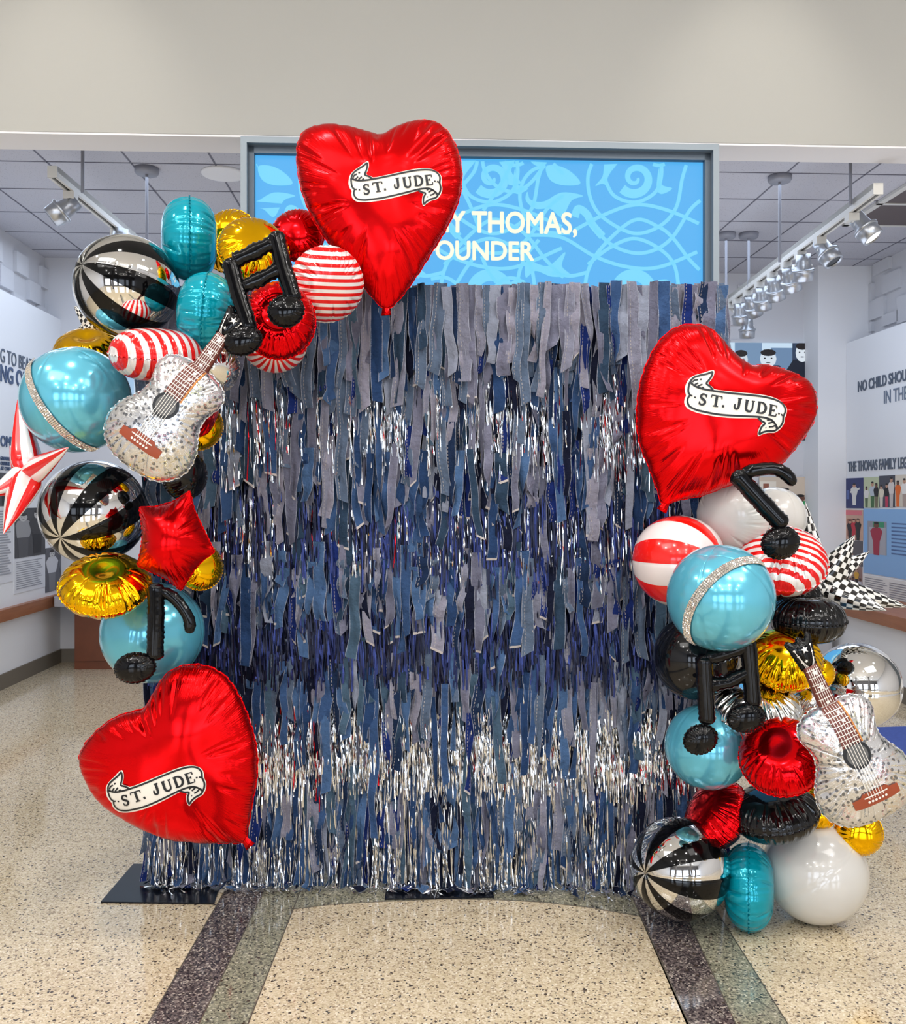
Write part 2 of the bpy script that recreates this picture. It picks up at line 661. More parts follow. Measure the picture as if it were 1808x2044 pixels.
slab('trim_1', [LL[0], LM[0], y_on(LM, 3.95), LL[1]], M['terrazzo_dark'])
slab('trim_2', [LM[0], LR[0], y_on(LR, 3.95), y_on(LM, 3.95)], M['terrazzo_green'])
slab('trim_3', [RL[0], RM[0], y_on(RM, 3.95), y_on(RL, 3.95)], M['terrazzo_dark'])
slab('trim_4', [RM[0], RR[0], y_on(RR, 3.95), y_on(RM, 3.95)], M['terrazzo_green'])
# curved band that joins the two strips under the backdrop
arc = [floor_at(px, py) for px, py in ((585, 1815), (660, 1806), (760, 1800), (880, 1795), (985, 1796), (1080, 1801), (1180, 1812), (1281, 1830))]
slab('trim_5', [(p.x, p.y) for p in arc] + [y_on(RL, 4.05), y_on(LR, 4.05)], M['terrazzo_green'], 0, 0.0006)


def divider(name, pts, w=0.004):
    vs, fs = [], []
    for i, p in enumerate(pts):
        a = Vector(pts[max(0, i - 1)][:2])
        b = Vector(pts[min(len(pts) - 1, i + 1)][:2])
        d = (b - a).normalized()
        nn = Vector((-d.y, d.x)) * w / 2
        for z in (0.0, 0.0014):
            vs += [(p[0] + nn.x, p[1] + nn.y, z), (p[0] - nn.x, p[1] - nn.y, z)]
    for i in range(len(pts) - 1):
        a, b = i * 4, i * 4 + 4
        fs += [(a + 2, a + 3, b + 3, b + 2), (a, a + 2, b + 2, b), (a + 3, a + 1, b + 1, b + 3)]
    return structure(mk(name, vs, fs, M['zinc'], smooth=False))


for i, ln in enumerate((LL, LM, LR, RL, RM, RR)):
    divider('trim_%d' % (6 + i), [ln[0], y_on(ln, 3.9)])
divider('trim_12', [(p.x, p.y) for p in arc])

# header of the opening and lobby shell
m = MB()
m.box((-9, HV0, HZ), (9, HV1, 5.5))
in_room(structure(m.build('wall_header', M['wall_cream'])))
in_room(structure(MB().box((-9, HV0 + 0.004, HZ - 0.012), (9, HV1, HZ)).build('trim_15', M['soffit'])))  # added board that carries the lightened underside
m = MB().box((-8, -9, 5.5), (8, 5.9, 5.6))
structure(m.build('ceiling', M['wall_white']))
structure(MB().box((-8.2, -9, 0), (-8, 5.6, 5.5)).build('wall_lobby_left', M['wall_grey']))
structure(MB().box((8, -9, 0), (8.2, 5.6, 5.5)).build('wall_lobby_right', M['wall_grey']))
m = MB()
m.box((-8, -9.2, 0), (8, -9, 0.5))
m.box((-8, -9.2, 3.4), (8, -9, 5.5))
for x in (-8, -4.6, -1.2, 2.2, 5.6):
    m.box((x, -9.2, 0.5), (x + 1.0, -9, 3.4))
structure(m.build('wall_lobby_rear', M['lobby_dark']))
GLOW = emit('rear_glow', (226, 238, 255), 6.0)  # added glow panels behind the camera, for reflections in foil and tinsel
for i, x in enumerate((-7.0, -3.6, -0.2, 3.2, 6.6)):
    structure(MB().box((x, -9.15, 0.5), (x + (2.4 if x < 6 else 1.4), -9.1, 3.4)).build('glow_panel_%d' % (i + 1), GLOW))
# unseen dark columns behind the camera so the lobby reads deep in the foil
m = MB()
for x in (-2.6, 2.4):
    m.box((x, -4.6, 0), (x + 0.5, -4.1, 5.5))
structure(m.build('column_lobby', M['lobby_dark']))
# round pendant lamp above the lobby
vs, fs = [], []
NR = 48
for k in range(NR):
    a = 2 * PI * k / NR
    for dr, dz in ((-0.05, -0.04), (0.05, -0.04), (0.05, 0.04), (-0.05, 0.04)):
        r = 0.85 + dr
        vs.append((0.25 + r * math.cos(a), -2.6 + r * math.sin(a), 4.1 + dz))
for k in range(NR):
    for j in range(4):
        k2, j2 = (k + 1) % NR, (j + 1) % 4
        fs.append((k * 4 + j, k * 4 + j2, k2 * 4 + j2, k2 * 4 + j))
structure(mk('ceiling_ring_lamp', vs, fs, emit('ring_lamp_glow', (255, 248, 236), 9.0), smooth=False))

# gallery behind the header
UL, UR = -3.45, 4.40          # graphic panels
ULU, URU = -3.60, 4.66        # upper walls behind them
m = MB().box((ULU - 0.2, HV1, 0), (ULU, VB, CEIL_Z))
for xa, xb, ya, yb in ((26, 34, 500, 546), (-6, 6, 528, 575), (52, 60, 558, 602), (77, 83, 530, 575), (20, 33, 583, 600), (72, 83, 609, 626), (-30, -16, 470, 516), (-50, -36, 540, 590)):
    p, q = on_u(xa, ya, ULU), on_u(xb, yb, ULU)
    m.box((ULU, p.y, q.z), (ULU + 0.035, p.y + 0.26, p.z))
in_room(structure(m.build('wall_left_upper', M['wall_grey'])))
m = MB().box((URU, HV1, 0), (URU + 0.2, VB + 0.4, CEIL_Z))
for xa, xb, ya, yb in ((1738, 1746, 565, 605), (1760, 1770, 590, 633), (1790, 1800, 536, 578), (1787, 1798, 618, 645), (1737, 1746, 642, 664), (1815, 1830, 580, 640), (1772, 1780, 512, 540)):
    p, q = on_u(xb, ya, URU), on_u(xa, yb, URU)
    m.box((URU - 0.035, p.y, q.z), (URU, p.y + 0.30, p.z))
in_room(structure(m.build('wall_right_upper', M['wall_grey'])))
in_room(structure(MB().box((ULU, HV1, 0.62), (UL, VB, 3.36)).build('wall_left', M['panel_white'])))
in_room(structure(MB().box((UR, HV1, 0.0), (URU, 9.22, 3.18)).build('wall_right', M['panel_white'])))
in_room(structure(MB().box((ULU, HV1, 0), (UL, VB, 0.60)).build('wall_left_lower', M['wall_white'])))
in_room(structure(MB().box((3.85, HV1, 0), (UR, 9.2, 0.60)).build('wall_right_lower', M['wall_white'])))
in_room(structure(MB().box((ULU, HV1, 0.58), (UL + 0.06, VB - 0.02, 0.68)).build('trim_13', M['wood'])))
in_room(structure(MB().box((3.79, HV1, 0.58), (UR, 9.2, 0.68)).build('trim_14', M['wood'])))
in_room(structure(MB().box((UL, HV1, 0), (UL + 0.015, VB, 0.13)).build('baseboard_left', M['base_taupe'])))
in_room(structure(MB().box((3.835, HV1, 0), (3.85, 9.2, 0.13)).build('baseboard_right', M['base_taupe'])))
m = MB().box((ULU - 0.2, VB, 0), (0.3, VB + 0.2, CEIL_Z)).box((0.3, VBR, 0), (URU + 0.2, VBR + 0.2, CEIL_Z))
for k in range(12):       # raised square relief above the screens
    u0 = (-3.2, -2.4, -2.75, -1.9, 2.62, 3.05, 3.3, 2.55, 3.32, 2.85, 2.7, 3.4)[k]
    z0 = (3.3, 3.55, 3.0, 3.2, 3.35, 3.18, 3.42, 3.02, 3.02, 3.55, 2.86, 3.6)[k]
    vb = VB if u0 < 0 else VBR
    m.box((u0, vb - 0.03, z0), (u0 + 0.22, vb, z0 + 0.24))
in_room(structure(m.build('wall_back', M['wall_grey'])))
in_room(structure(MB().box((ULU, VB - 0.014, 0), (URU, VB, 0.13)).build('baseboard_back', M['base_taupe'])))
# pillar between the back screen and the right panel
p0, p1 = on_v(1632, 600, 9.23), on_v(1692, 600, 9.23)
in_room(structure(MB().box((p0.x, 9.225, 0), (URU, 9.6, CEIL_Z)).build('wall_pillar', M['wall_white'])))

# ceiling with its grid of joints
m = MB().box((ULU - 0.2, HV1, CEIL_Z), (URU + 0.2, VB + 0.4, CEIL_Z + 0.1))
in_room(structure(m.build('ceiling_gallery', M['tile'])))
m = MB()
g = 0.585
for k in range(-7, 9):
    u = -0.22 + k * g
    m.box((u - 0.006, HV1, CEIL_Z - 0.003), (u + 0.006, VBR, CEIL_Z))
for k in range(0, 6):
    v = 5.62 + 0.40 + k * g
    m.box((ULU, v - 0.006, CEIL_Z - 0.003), (URU, v + 0.006, CEIL_Z))
in_room(structure(m.build('ceiling_grid', M['tee'])))


# ------------------------------------------------------------------ ceiling fittings
def fitting(o, label, cat, group=None):
    return tag(o, label, cat, group)


def rod_with_canopy(px, py_top, py_bot, Y, label, canopy=True):
    top = Vector(((px - CX) * Y / F, Y, CEIL_Z))
    zb = EYE - (py_bot - HY) * Y / F
    e = empty('suspension_rod', top)
    MB().rod((0, 0, -0.003), (0, 0, zb - CEIL_Z), 0.011).build('rod', M['rod_grey'], e)
    if canopy:
        MB().lathe([(0.075, -0.045), (0.085, -0.03), (0.085, 0.0)], 24).build('canopy', M['rod_grey'], e, True)
    return fitting(e, label, 'rod', 'rods holding the light tracks')


rod_with_canopy(165, 290, 385, 5.92, 'thin grey rod without canopy holding the near end of the left track')
rod_with_canopy(293, 318, 482, 6.62, 'grey ceiling rod with round canopy behind the teal balloon')
rod_with_canopy(1697, 290, 409, 6.0, 'thin grey rod holding the near end of the right track')
rod_with_canopy(1556, 340, 523, 6.78, 'grey ceiling rod with the nearest canopy right of the blue screen')
rod_with_canopy(1494, 456, 572, 8.25, 'grey ceiling rod, right one of two side by side past the blue screen')
rod_with_canopy(1449, 456, 608, 8.25, 'grey ceiling rod, left one of two side by side next to the screen frame')


def track(pa, pb, Ya, Yb, label):
    a, b = P(*pa, Ya), P(*pb, Yb)
    b.z = a.z
    d = b - a
    e = empty('light_track', mat=Matrix.Translation(a) @ Matrix.Rotation(math.atan2(d.y, d.x), 4, 'Z'))
    L = d.length
    m = MB()
    m.box((0, -0.03, -0.035), (L, -0.012, 0.035))
    m.box((0, 0.012, -0.035), (L, 0.03, 0.035))
    m.box((0, -0.03, 0.0), (L, 0.03, 0.035))
    m.box((-0.006, -0.03, -0.035), (0.004, 0.03, 0.035))
    m.build('rail', M['rail_white'], e)
    MB().box((0.005, -0.012, -0.02), (L, 0.012, -0.001)).build('slot', M['slot_dark'], e)
    return fitting(e, label, 'light track'), a, b


TLo, TLa, TLb = track((105, 343), (272, 480), 5.70, 7.25, 'white light track hanging at upper left above striped balloon')
TRo, TRa, TRb = track((1752, 377), (1446, 613), 5.70, 9.1, 'long white light track with nine spotlights at upper right')


def spotlight(pos_on_track, py_c, px_c, Y, aim, label, lit=False, group='silver spotlights on the right track'):
    """pos = clip point under the rail; the can hangs at (px_c, py_c)"""
    c = P(px_c, py_c, Y)
    e = empty('spotlight', pos_on_track)
    MB().box((-0.035, -0.035, -0.05), (0.035, 0.035, 0.0)).build('clip', M['rail_white'], e)
    rel = c - Vector(pos_on_track)
    m = MB()
    m.rod((0.0, 0, -0.04), (rel.x * 0.9, rel.y, rel.z + 0.03), 0.016, 10)
    m.rod((rel.x - 0.066, rel.y, rel.z + 0.015), (rel.x + 0.066, rel.y, rel.z + 0.015), 0.011, 10)
    m.build('yoke', M['rail_white'], e)
    q = Matrix.Translation(rel) @ (-Vector(aim)).normalized().to_track_quat('Z', 'Y').to_matrix().to_4x4()
    h = MB().lathe([(0.030, 0.10), (0.052, 0.098), (0.055, 0.04), (0.060, 0.0), (0.066, -0.01), (0.074, -0.035), (0.070, -0.10), (0.058, -0.104), (0.055, -0.07)], 28, q).build('housing', M['alu'], e, True)
    MB().lathe([(0.074, -0.010), (0.082, -0.014), (0.082, -0.028), (0.074, -0.032)], 28, q).build('clamp_ring', M['alu'], h, True)
    MB().lathe([(0.055, -0.092), (0.054, -0.088)], 24, q).build('lens', M['lens_on'] if lit else M['lens_off'], h, False)
    return fitting(e, label, 'spotlight', group)


def on_track(a, b, px):
    # point of the track that shows at px
    k = (px - CX) / F
    t = (k * a.y - a.x) / ((b.x - a.x) - k * (b.y - a.y))
    p = a + (b - a) * t
    return Vector((p.x, p.y, p.z - 0.036))


spots = [(1700, 1724, 453, (0.45, -0.35, -0.8), 'silver spotlight with lit lens at the near end of the right track', True),
         (1636, 1649, 503, (0.4, -0.4, -0.85), 'silver spotlight with dark open lens, second from the near end', False),
         (1597, 1603, 534, (0.12, 0.3, -0.95), 'silver spotlight pointing straight down, third from the near end', False),
         (1569, 1578, 557, (0.35, 0.4, -0.9), 'silver spotlight tilted right, fourth from the near end', False),
         (1541, 1547, 576, (0.3, 0.35, -0.9), 'silver spotlight in the crowded row, fifth from the near end', False),
         (1515, 1522, 596, (0.2, 0.35, -0.95), 'silver spotlight in the crowded row, sixth from the near end', False),
         (1492, 1502, 610, (0.4, 0.4, -0.8), 'silver spotlight in the crowded row, seventh from the near end', False),
         (1470, 1477, 626, (0.15, 0.35, -0.95), 'silver spotlight at the far end of right track, upper of two', False)]
for tx, cx_, cy_, aim, lab, lit in spots:
    p = on_track(TRa, TRb, tx)
    spotlight(p, cy_, cx_, p.y, aim, lab, lit)
p = on_track(TRa, TRb, 1458)
spotlight(p, 654, 1491, p.y, (0.05, 0.2, -1), 'silver spotlight hanging lowest at the far end of the right track')
p = on_track(TLa, TLb, 141)
spotlight(p, 418, 128, p.y, (-0.75, -0.2, -0.6), 'grey spotlight tilted left on the left track', group='grey spotlights on the left track')
p = on_track(TLa, TLb, 232)
spotlight(p, 482, 238, p.y, (-0.2, 0.2, -0.9), 'grey spotlight mostly hidden behind the top striped balloon', group='grey spotlights on the left track')

# round recessed ceiling downlight, unlit
c = P(446, 350, 6.72)
c.z = CEIL_Z
e = empty('ceiling_downlight', c)
MB().lathe([(0.13, -0.012), (0.155, -0.012), (0.16, 0.0)], 36).build('rim', M['wall_white'], e, True)
MB().lathe([(0.13, -0.010), (0.128, -0.008)], 36).build('grille', M['wall_grey'], e)  # flat face of the downlight
tag(e, 'round white downlight set flush in ceiling beside the blue screen frame', 'ceiling downlight')
e = empty('ceiling_vent', (0, 0, 0))
m = MB()
for v0 in (6.64, 7.22):
    m.box((3.73, v0, CEIL_Z - 0.02), (4.28, v0 + 0.54, CEIL_Z - 0.004))
m.build('grille', M['vent_brown'], e)
m = MB()
for v0 in (6.60, 7.18, 7.76):
    m.box((3.68, v0, CEIL_Z - 0.025), (4.33, v0 + 0.04, CEIL_Z - 0.002))
m.box((3.68, 6.6, CEIL_Z - 0.025), (3.73, 7.8, CEIL_Z - 0.002))
m.box((4.28, 6.6, CEIL_Z - 0.025), (4.33, 7.8, CEIL_Z - 0.002))
m.build('frame', M['rail_white'], e)
in_room(e)
tag(e, 'dark brown ceiling vent with white frame at far upper right', 'vent')


# ------------------------------------------------------------------ big blue display under the header
def strip(vs, fs, pts, w, taper=None):
    """flat ribbon along pts (2D) appended to vs, fs"""
    n = len(pts)
    b = len(vs)
    for i, p in enumerate(pts):
        a, c = Vector(pts[max(0, i - 1)]), Vector(pts[min(n - 1, i + 1)])
        d = c - a
        d = d.normalized() if d.length > 1e-9 else Vector((1, 0))
        ww = w * (taper(i / (n - 1)) if taper else 1.0)
        nn = Vector((-d.y, d.x)) * ww / 2
        vs += [(p[0] + nn.x, p[1] + nn.y), (p[0] - nn.x, p[1] - nn.y)]
    for i in range(n - 1):
        fs.append((b + 2 * i, b + 2 * i + 1, b + 2 * i + 3, b + 2 * i + 2))


def poly2(vs, fs, pts):
    b = len(vs)
    vs += [tuple(p) for p in pts]
    for tri in tessellate_polygon([[Vector((p[0], p[1], 0)) for p in pts]]):
        fs.append(tuple(b + i for i in tri))


SV = 5.40
fr = [on_v(477, 272, HV0), on_v(1433, 292, HV0)]
uL, uR = fr[0].x + 0.012, fr[1].x
ZT = 3.665
scr = empty('display_screen', (0, 0, 0))
m = MB()
m.box((uL, HV0 - 0.02, 1.45), (uL + 0.035, HV0 + 0.11, ZT))
m.box((uR - 0.035, HV0 - 0.02, 1.45), (uR, HV0 + 0.11, ZT))
m.box((uL + 0.035, HV0 - 0.02, ZT - 0.035), (uR - 0.035, HV0 + 0.11, ZT))
m.box((uL + 0.035, HV0 - 0.02, 1.45), (uR - 0.035, HV0 + 0.11, 1.49))
m.build('outer_frame', M['frame_grey'], scr)
m = MB()
m.box((uL + 0.035, HV0 + 0.03, 1.49), (uL + 0.068, HV0 + 0.11, ZT - 0.035))
m.box((uR - 0.068, HV0 + 0.03, 1.49), (uR - 0.035, HV0 + 0.11, ZT - 0.035))
m.box((uL + 0.035, HV0 + 0.03, ZT - 0.075), (uR - 0.035, HV0 + 0.11, ZT - 0.035))
m.build('inner_frame', M['frame_dark'], scr)
MB().box((uL + 0.035, SV, 1.49), (uR - 0.035, SV + 0.03, ZT - 0.035)).build('screen_panel', emit('screen_blue', (78, 176, 240), 1.0), scr)
MB().box((uL + 0.01, SV + 0.04, 0.0), (uR - 0.01, SV + 0.16, ZT)).build('back_housing', M['wall_grey'], scr)


def cr(x, y):          # picture coordinates of the sign detail
    return on_v(860 + x / 3.064, 270 + y / 3.064, SV - 0.001)


vs2, fs2 = [], []


def curve(pts, w=0.021, closed=False, taper=None):
    q = [cr(*p) for p in pts]
    strip(vs2, fs2, catmull([(a.x, a.z) for a in q], 8, closed), w, taper)


def leaf(pts):
    q = [cr(*p) for p in pts]
    poly2(vs2, fs2, catmull([(a.x, a.z) for a in q], 5))


for dx in (0, -880, -1760):
    for pts in ([(880, 580), (1050, 490), (1250, 425), (1450, 460), (1680, 560)],
                [(600, 610), (800, 625), (1000, 740), (1200, 805), (1400, 805), (1680, 690)],
                [(1010, 120), (960, 250), (980, 400), (1060, 510), (1240, 600), (1400, 555), (1500, 440), (1540, 250), (1590, 150), (1690, 240)],
                [(935, 1000), (960, 830), (1050, 680), (1240, 520), (1390, 560), (1480, 630), (1580, 760), (1690, 870)],
                [(1690, 370), (1590, 450), (1480, 620), (1370, 700), (1240, 720), (1090, 660), (960, 520)],
                [(1520, 1000), (1490, 800), (1390, 690), (1240, 632), (1090, 690), (960, 790)],
                [(310, 110), (330, 220), (400, 310), (500, 345), (600, 300), (690, 190)],
                [(850, 600), (700, 590), (590, 520), (545, 400), (560, 290), (620, 215), (700, 185)],
                [(520, 130), (420, 310), (320, 460)], [(190, 330), (240, 430), (290, 560)],
                [(160, 900), (210, 820), (270, 740)], [(310, 740), (350, 830), (400, 900)],
                [(540, 960), (535, 860), (580, 740), (660, 640)],
                [(340, 990), (440, 885), (540, 885), (650, 980)], [(0, 880), (90, 870), (170, 920), (230, 990)],
                [(290, 110), (265, 220), (180, 320)],
                [(1400, 120), (1410, 240), (1370, 350), (1250, 410), (1120, 370), (1060, 260)],
                [(1300, 150), (1400, 185), (1510, 130)], [(950, 840), (850, 860), (740, 840)]):
        curve([(x + dx, y) for x, y in pts])
    sp_ = []
    for k in range(26):
        a = 0.35 * k
        r = 14 + 3.6 * k
        sp_.append((1250 + dx + r * math.cos(a), 262 + r * math.sin(a)))
    curve(sp_, 0.045, taper=lambda t: 0.35 + 0.9 * t)
    curve([(1240 + dx + 105 * math.cos(a), 960 + 105 * math.sin(a)) for a in [PI + i * PI / 10 for i in range(11)]], 0.07)
    curve([(880 + dx, 500), (900 + dx, 450), (950 + dx, 480), (990 + dx, 550), (1050 + dx, 620)], 0.045)
    for lf in ([(705, 190), (790, 190), (870, 235), (912, 298), (800, 305), (725, 270)],
               [(600, 120), (705, 120), (705, 175), (650, 188), (610, 160)],
               [(400, 120), (520, 120), (490, 220), (550, 290), (470, 300), (440, 200)],
               [(590, 345), (610, 395), (690, 405), (800, 350), (930, 370), (860, 400), (800, 500), (730, 450), (640, 450), (580, 400)],
               [(1070, 140), (1160, 140), (1090, 240), (1080, 300), (1140, 390), (1060, 300), (1005, 310), (1050, 250)],
               [(1395, 200), (1410, 300), (1475, 325), (1410, 360), (1380, 320)],
               [(820, 715), (715, 800), (590, 770), (580, 870), (640, 830), (740, 865), (850, 855), (800, 800)],
               [(700, 930), (900, 930), (820, 1000), (720, 1000)], [(20, 920), (110, 940), (90, 1000), (60, 1000)],
               [(440, 930), (530, 915), (500, 1000), (430, 1000)],
               [(1380, 890), (1450, 885), (1420, 930), (1360, 940)]):
        leaf([(x + dx, y) for x, y in lf])
zmin, zmax, um, uM = 1.5, ZT - 0.078, uL + 0.07, uR - 0.07
kf = [f for f in fs2 if all(um < vs2[i][0] < uM and zmin < vs2[i][1] < zmax for i in f)]
used = sorted({i for f in kf for i in f})
ix = {a: b for b, a in enumerate(used)}
mk('scroll_pattern', [(vs2[i][0], SV - 0.0015, vs2[i][1]) for i in used], [tuple(ix[i] for i in f) for f in kf], emit('screen_pale_blue', (116, 214, 250), 1.0), scr, smooth=False)


def text_mesh(body, bold=0.0, spacing=1.0):
    c = bpy.data.curves.new('lettering', 'FONT')
    c.body = body
    c.size = 1.0
    c.offset = 0.0
    c.space_character = spacing
    c.resolution_u = 4
    o = bpy.data.objects.new('lettering', c)
    COL.objects.link(o)
    bpy.context.view_layer.update()
    me = bpy.data.meshes.new_from_object(o)
    bpy.data.objects.remove(o)
    bpy.data.curves.remove(c)
    co = np.array([tuple(v.co) for v in me.vertices])
    lo, hi = co.min(0), co.max(0)
    fs = [tuple(p.vertices) for p in me.polygons]
    bpy.data.meshes.remove(me)
    if bold:      # a heavier cut: the same outlines struck again a hair to each side
        n0, f0, c0 = len(co), fs, co
        parts, fs = [], []
        for i, (sx, sy) in enumerate(((0, 0), (1, 0), (-1, 0), (0, 1), (0, -1), (0.7, 0.7), (-0.7, 0.7), (0.7, -0.7), (-0.7, -0.7))):
            q = c0.copy()
            q[:, 0] += sx * bold
            q[:, 1] += sy * bold * 0.8
            q[:, 2] = i
            parts.append(q)
            fs += [tuple(k + i * n0 for k in f) for f in f0]
        co = np.concatenate(parts)
        lo, hi = co.min(0), co.max(0)
    co[:, 0] = (co[:, 0] - lo[0]) / (hi[0] - lo[0])
    return co, fs


def cap_norm(co, body):
    """scale y so that capital height = 1 (baseline 0)"""
    h = 0.69
    co[:, 1] /= h
    return co


def screen_text(body, pxl, pxr, pyt, pyb, bold=0.030):
    co, fs = text_mesh(body, bold)
    cap_norm(co, body)
    a, b = on_v(pxl, pyb, SV - 0.003), on_v(pxr, pyt, SV - 0.003)
    vs = [(a.x + (b.x - a.x) * x, SV - 0.003 - 0.00004 * i, a.z + (b.z - a.z) * y) for x, y, i in co]
    return mk('lettering', vs, fs, emit('screen_letter_white', (250, 252, 226), 1.0), scr, smooth=False)


screen_text('DANNY THOMAS,', 752, 1152, 425, 461)
screen_text('FOUNDER', 848, 1066, 483, 517)
in_room(scr)
tag(scr, 'wide blue display with pale scrollwork and white words in grey frame', 'display screen')


# ------------------------------------------------------------------ wall lettering, photographs
def wall_text(body, U, pxl, pxr, pyb, pyt, mat, label, bold=0.02, parent=None):
    """lettering standing on the plane u = U; baseline starts at (pxl, pyb), capitals reach pyt"""
    co, fs = text_mesh(body, bold)
    cap_norm(co, body)
    a, t, b = on_u(pxl, pyb, U), on_u(pxl, pyt, U), on_u(pxr, pyb, U)
    s = 1 if U < 0 else -1
    hgt = t.z - a.z
    vs, fo = [], []
    n = len(co)
    for dep in (0.0, 0.006):
        for x, y, i in co:
            vs.append((U + s * (0.001 + dep + (0.00012 * i if dep else 0)), a.y + (b.y - a.y) * x, a.z + hgt * y))
    edges = {}
    for f in fs:
        fo.append(tuple(i + n for i in f))
        for i in range(len(f)):
            k = (f[i], f[(i + 1) % len(f)])
            edges[k] = edges.get(k, 0) + 1
    for (i, j) in list(edges):
        if (j, i) not in edges:
            fo.append((i, j, j + n, i + n))
    o = mk('wall_lettering', vs, fo, mat, parent, smooth=False)
    if parent is None:
        in_room(o)
        tag(o, label, 'lettering')
    return o


wall_text('G TO BEAT ALL', UL, 0, 87, 722, 694, M['letter_dark'], 'upper line of thin grey letters high on the left wall', 0.0)
wall_text('NG OF THE', UL, 0, 85, 760, 727, M['letter_navy'], 'second line of bold slate letters high on the left wall', 0.024)
wall_text('OMISE', UL, 0, 36, 890, 869, M['letter_navy'], 'bold slate word low on the left wall beside the red striped starburst', 0.024)
for k, (w_, x1, yb) in enumerate((('GROUNDS', 23, 918), ('OSPITAL', 19, 928), ('AT CHICAGO', 31, 938))):
    wall_text(w_, UL, 0, x1, yb, yb - 7, M['letter_navy'], ('top', 'middle', 'bottom')[k] + ' line of tiny navy caption letters on the left wall', 0.01)
wall_text('NO CHILD SHOULD', UR, 1713, 1828, 782, 762, M['letter_dark'], 'upper line of bold slate letters on the right wall', 0.022)
wall_text('IN THE', UR, 1765, 1812, 806, 780, M['letter_grey'], 'second line of thin grey letters on the right wall', 0.0)
wall_text('THE THOMAS FAMILY LEGACY', UR, 1693, 1835, 941, 922, M['letter_dark'], 'bold slate heading above the photographs on the right wall', 0.022)


def quad_on(U, pxa, pxb, pya, pyb, off):
    """upright rectangle on plane u=U spanning pixel columns, heights taken at the far column"""
    far = pxb if U < 0 else pxa
    a, b = on_u(pxa, pya, U), on_u(pxb, pyb, U)
    t, o_ = on_u(far, pya, U), on_u(far, pyb, U)
    return a.y, b.y, t.z, o_.z


def person_shapes(y, z, h, w, cols, lean=0.0):
    """flat standing figure: list of (polygon, colour key); y,z = feet"""
    skin, top, legs = cols
    out = []

    def el(cy, cz, ry, rz, n=12):
        return [(cy + ry * math.cos(2 * PI * k / n), cz + rz * math.sin(2 * PI * k / n)) for k in range(n)]
    out.append(([(y - 0.16 * w, z), (y + 0.16 * w, z), (y + 0.2 * w, z + 0.5 * h), (y - 0.2 * w, z + 0.5 * h)], legs))
    out.append(([(y - 0.22 * w, z + 0.45 * h), (y + 0.22 * w, z + 0.45 * h), (y + 0.36 * w, z + 0.72 * h), (y + 0.2 * w, z + 0.83 * h), (y - 0.2 * w, z + 0.83 * h), (y - 0.36 * w, z + 0.72 * h)], top))
    out.append((el(y, z + 0.9 * h, 0.115 * w * 1.3, 0.095 * h), skin))
    out.append((el(y, z + 0.968 * h, 0.118 * w * 1.2, 0.038 * h), 'hair'))
    if w >= 0.5:
        for dy in (-0.05, 0.05):
            out.append((el(y + dy * w * 1.2, z + 0.905 * h, 0.016 * w * 1.2, 0.009 * h, 6), 'hair'))
        out.append((el(y, z + 0.858 * h, 0.04 * w * 1.2, 0.006 * h, 6), 'hair'))
    return out


PH = {}


def pc(rgb):
    if rgb not in PH:
        PH[rgb] = plain('print_%02x%02x%02x' % rgb, rgb, 0.55)
    return PH[rgb]


def wall_photo(U, pxa, pxb, pya, pyb, bg, figs, label, extra=(), group='photographs on the gallery walls', plane='u', cat='photograph', bgmat=None):
    """printed photograph: thin board with flat printed figures; figs = (fx, fz, h, w, skin, top, legs) in 0..1 of the picture"""
    s = 1 if U < 0 else -1
    if plane == 'u':
        ya, yb, zt, zb = quad_on(U, pxa, pxb, pya, pyb, 0)
        mp = lambda fx, fz, d: (U + s * d, ya + (yb - ya) * fx, zb + (zt - zb) * fz)
    else:
        a, b = on_v(pxa, pya, U), on_v(pxb, pyb, U)
        mp = lambda fx, fz, d: (a.x + (b.x - a.x) * fx, U - d, b.z + (a.z - b.z) * fz)
    e = empty('wall_photo', (0, 0, 0))
    vs = [mp(0, 0, 0), mp(1, 0, 0), mp(1, 1, 0), mp(0, 1, 0), mp(0, 0, 0.006), mp(1, 0, 0.006), mp(1, 1, 0.006), mp(0, 1, 0.006)]
    fs = [(4, 5, 6, 7), (0, 1, 5, 4), (1, 2, 6, 5), (2, 3, 7, 6), (3, 0, 4, 7)]
    mk('board', vs, fs, bgmat or pc(bg), e, smooth=False)
    mats, mi, vv, ff = [], [], [], []
    depth = 0.0068

    def put(poly, col):
        nonlocal depth
        if col not in mats:
            mats.append(col)
        poly = [(min(1, max(0, x)), min(1, max(0, z))) for x, z in poly]
        b0 = len(vv)
        vv.extend(mp(x, z, depth) for x, z in poly)
        for tri in tessellate_polygon([[Vector((x, z, 0)) for x, z in poly]]):
            ff.append(tuple(b0 + i for i in tri))
            mi.append(mats.index(col))
        depth += 0.00012
    for poly, col in extra:
        put(poly, col)
    for fx, fz, h, w, skin, top, legs in figs:
        for poly, c in person_shapes(fx, fz, h, w, (skin, top, legs)):
            put(poly, (30, 24, 24) if c == 'hair' else c)
    if vv:
        glow = bgmat is not None
        mk('picture', vv, ff, [emit('lit_%02x%02x%02x' % c_, c_, 0.9) if glow else pc(c_) for c_ in mats], e, smooth=False, midx=mi)
    in_room(e)
    return tag(e, label, cat, group)


def rect(x0, z0, x1, z1):
    return [(x0, z0), (x1, z0), (x1, z1), (x0, z1)]


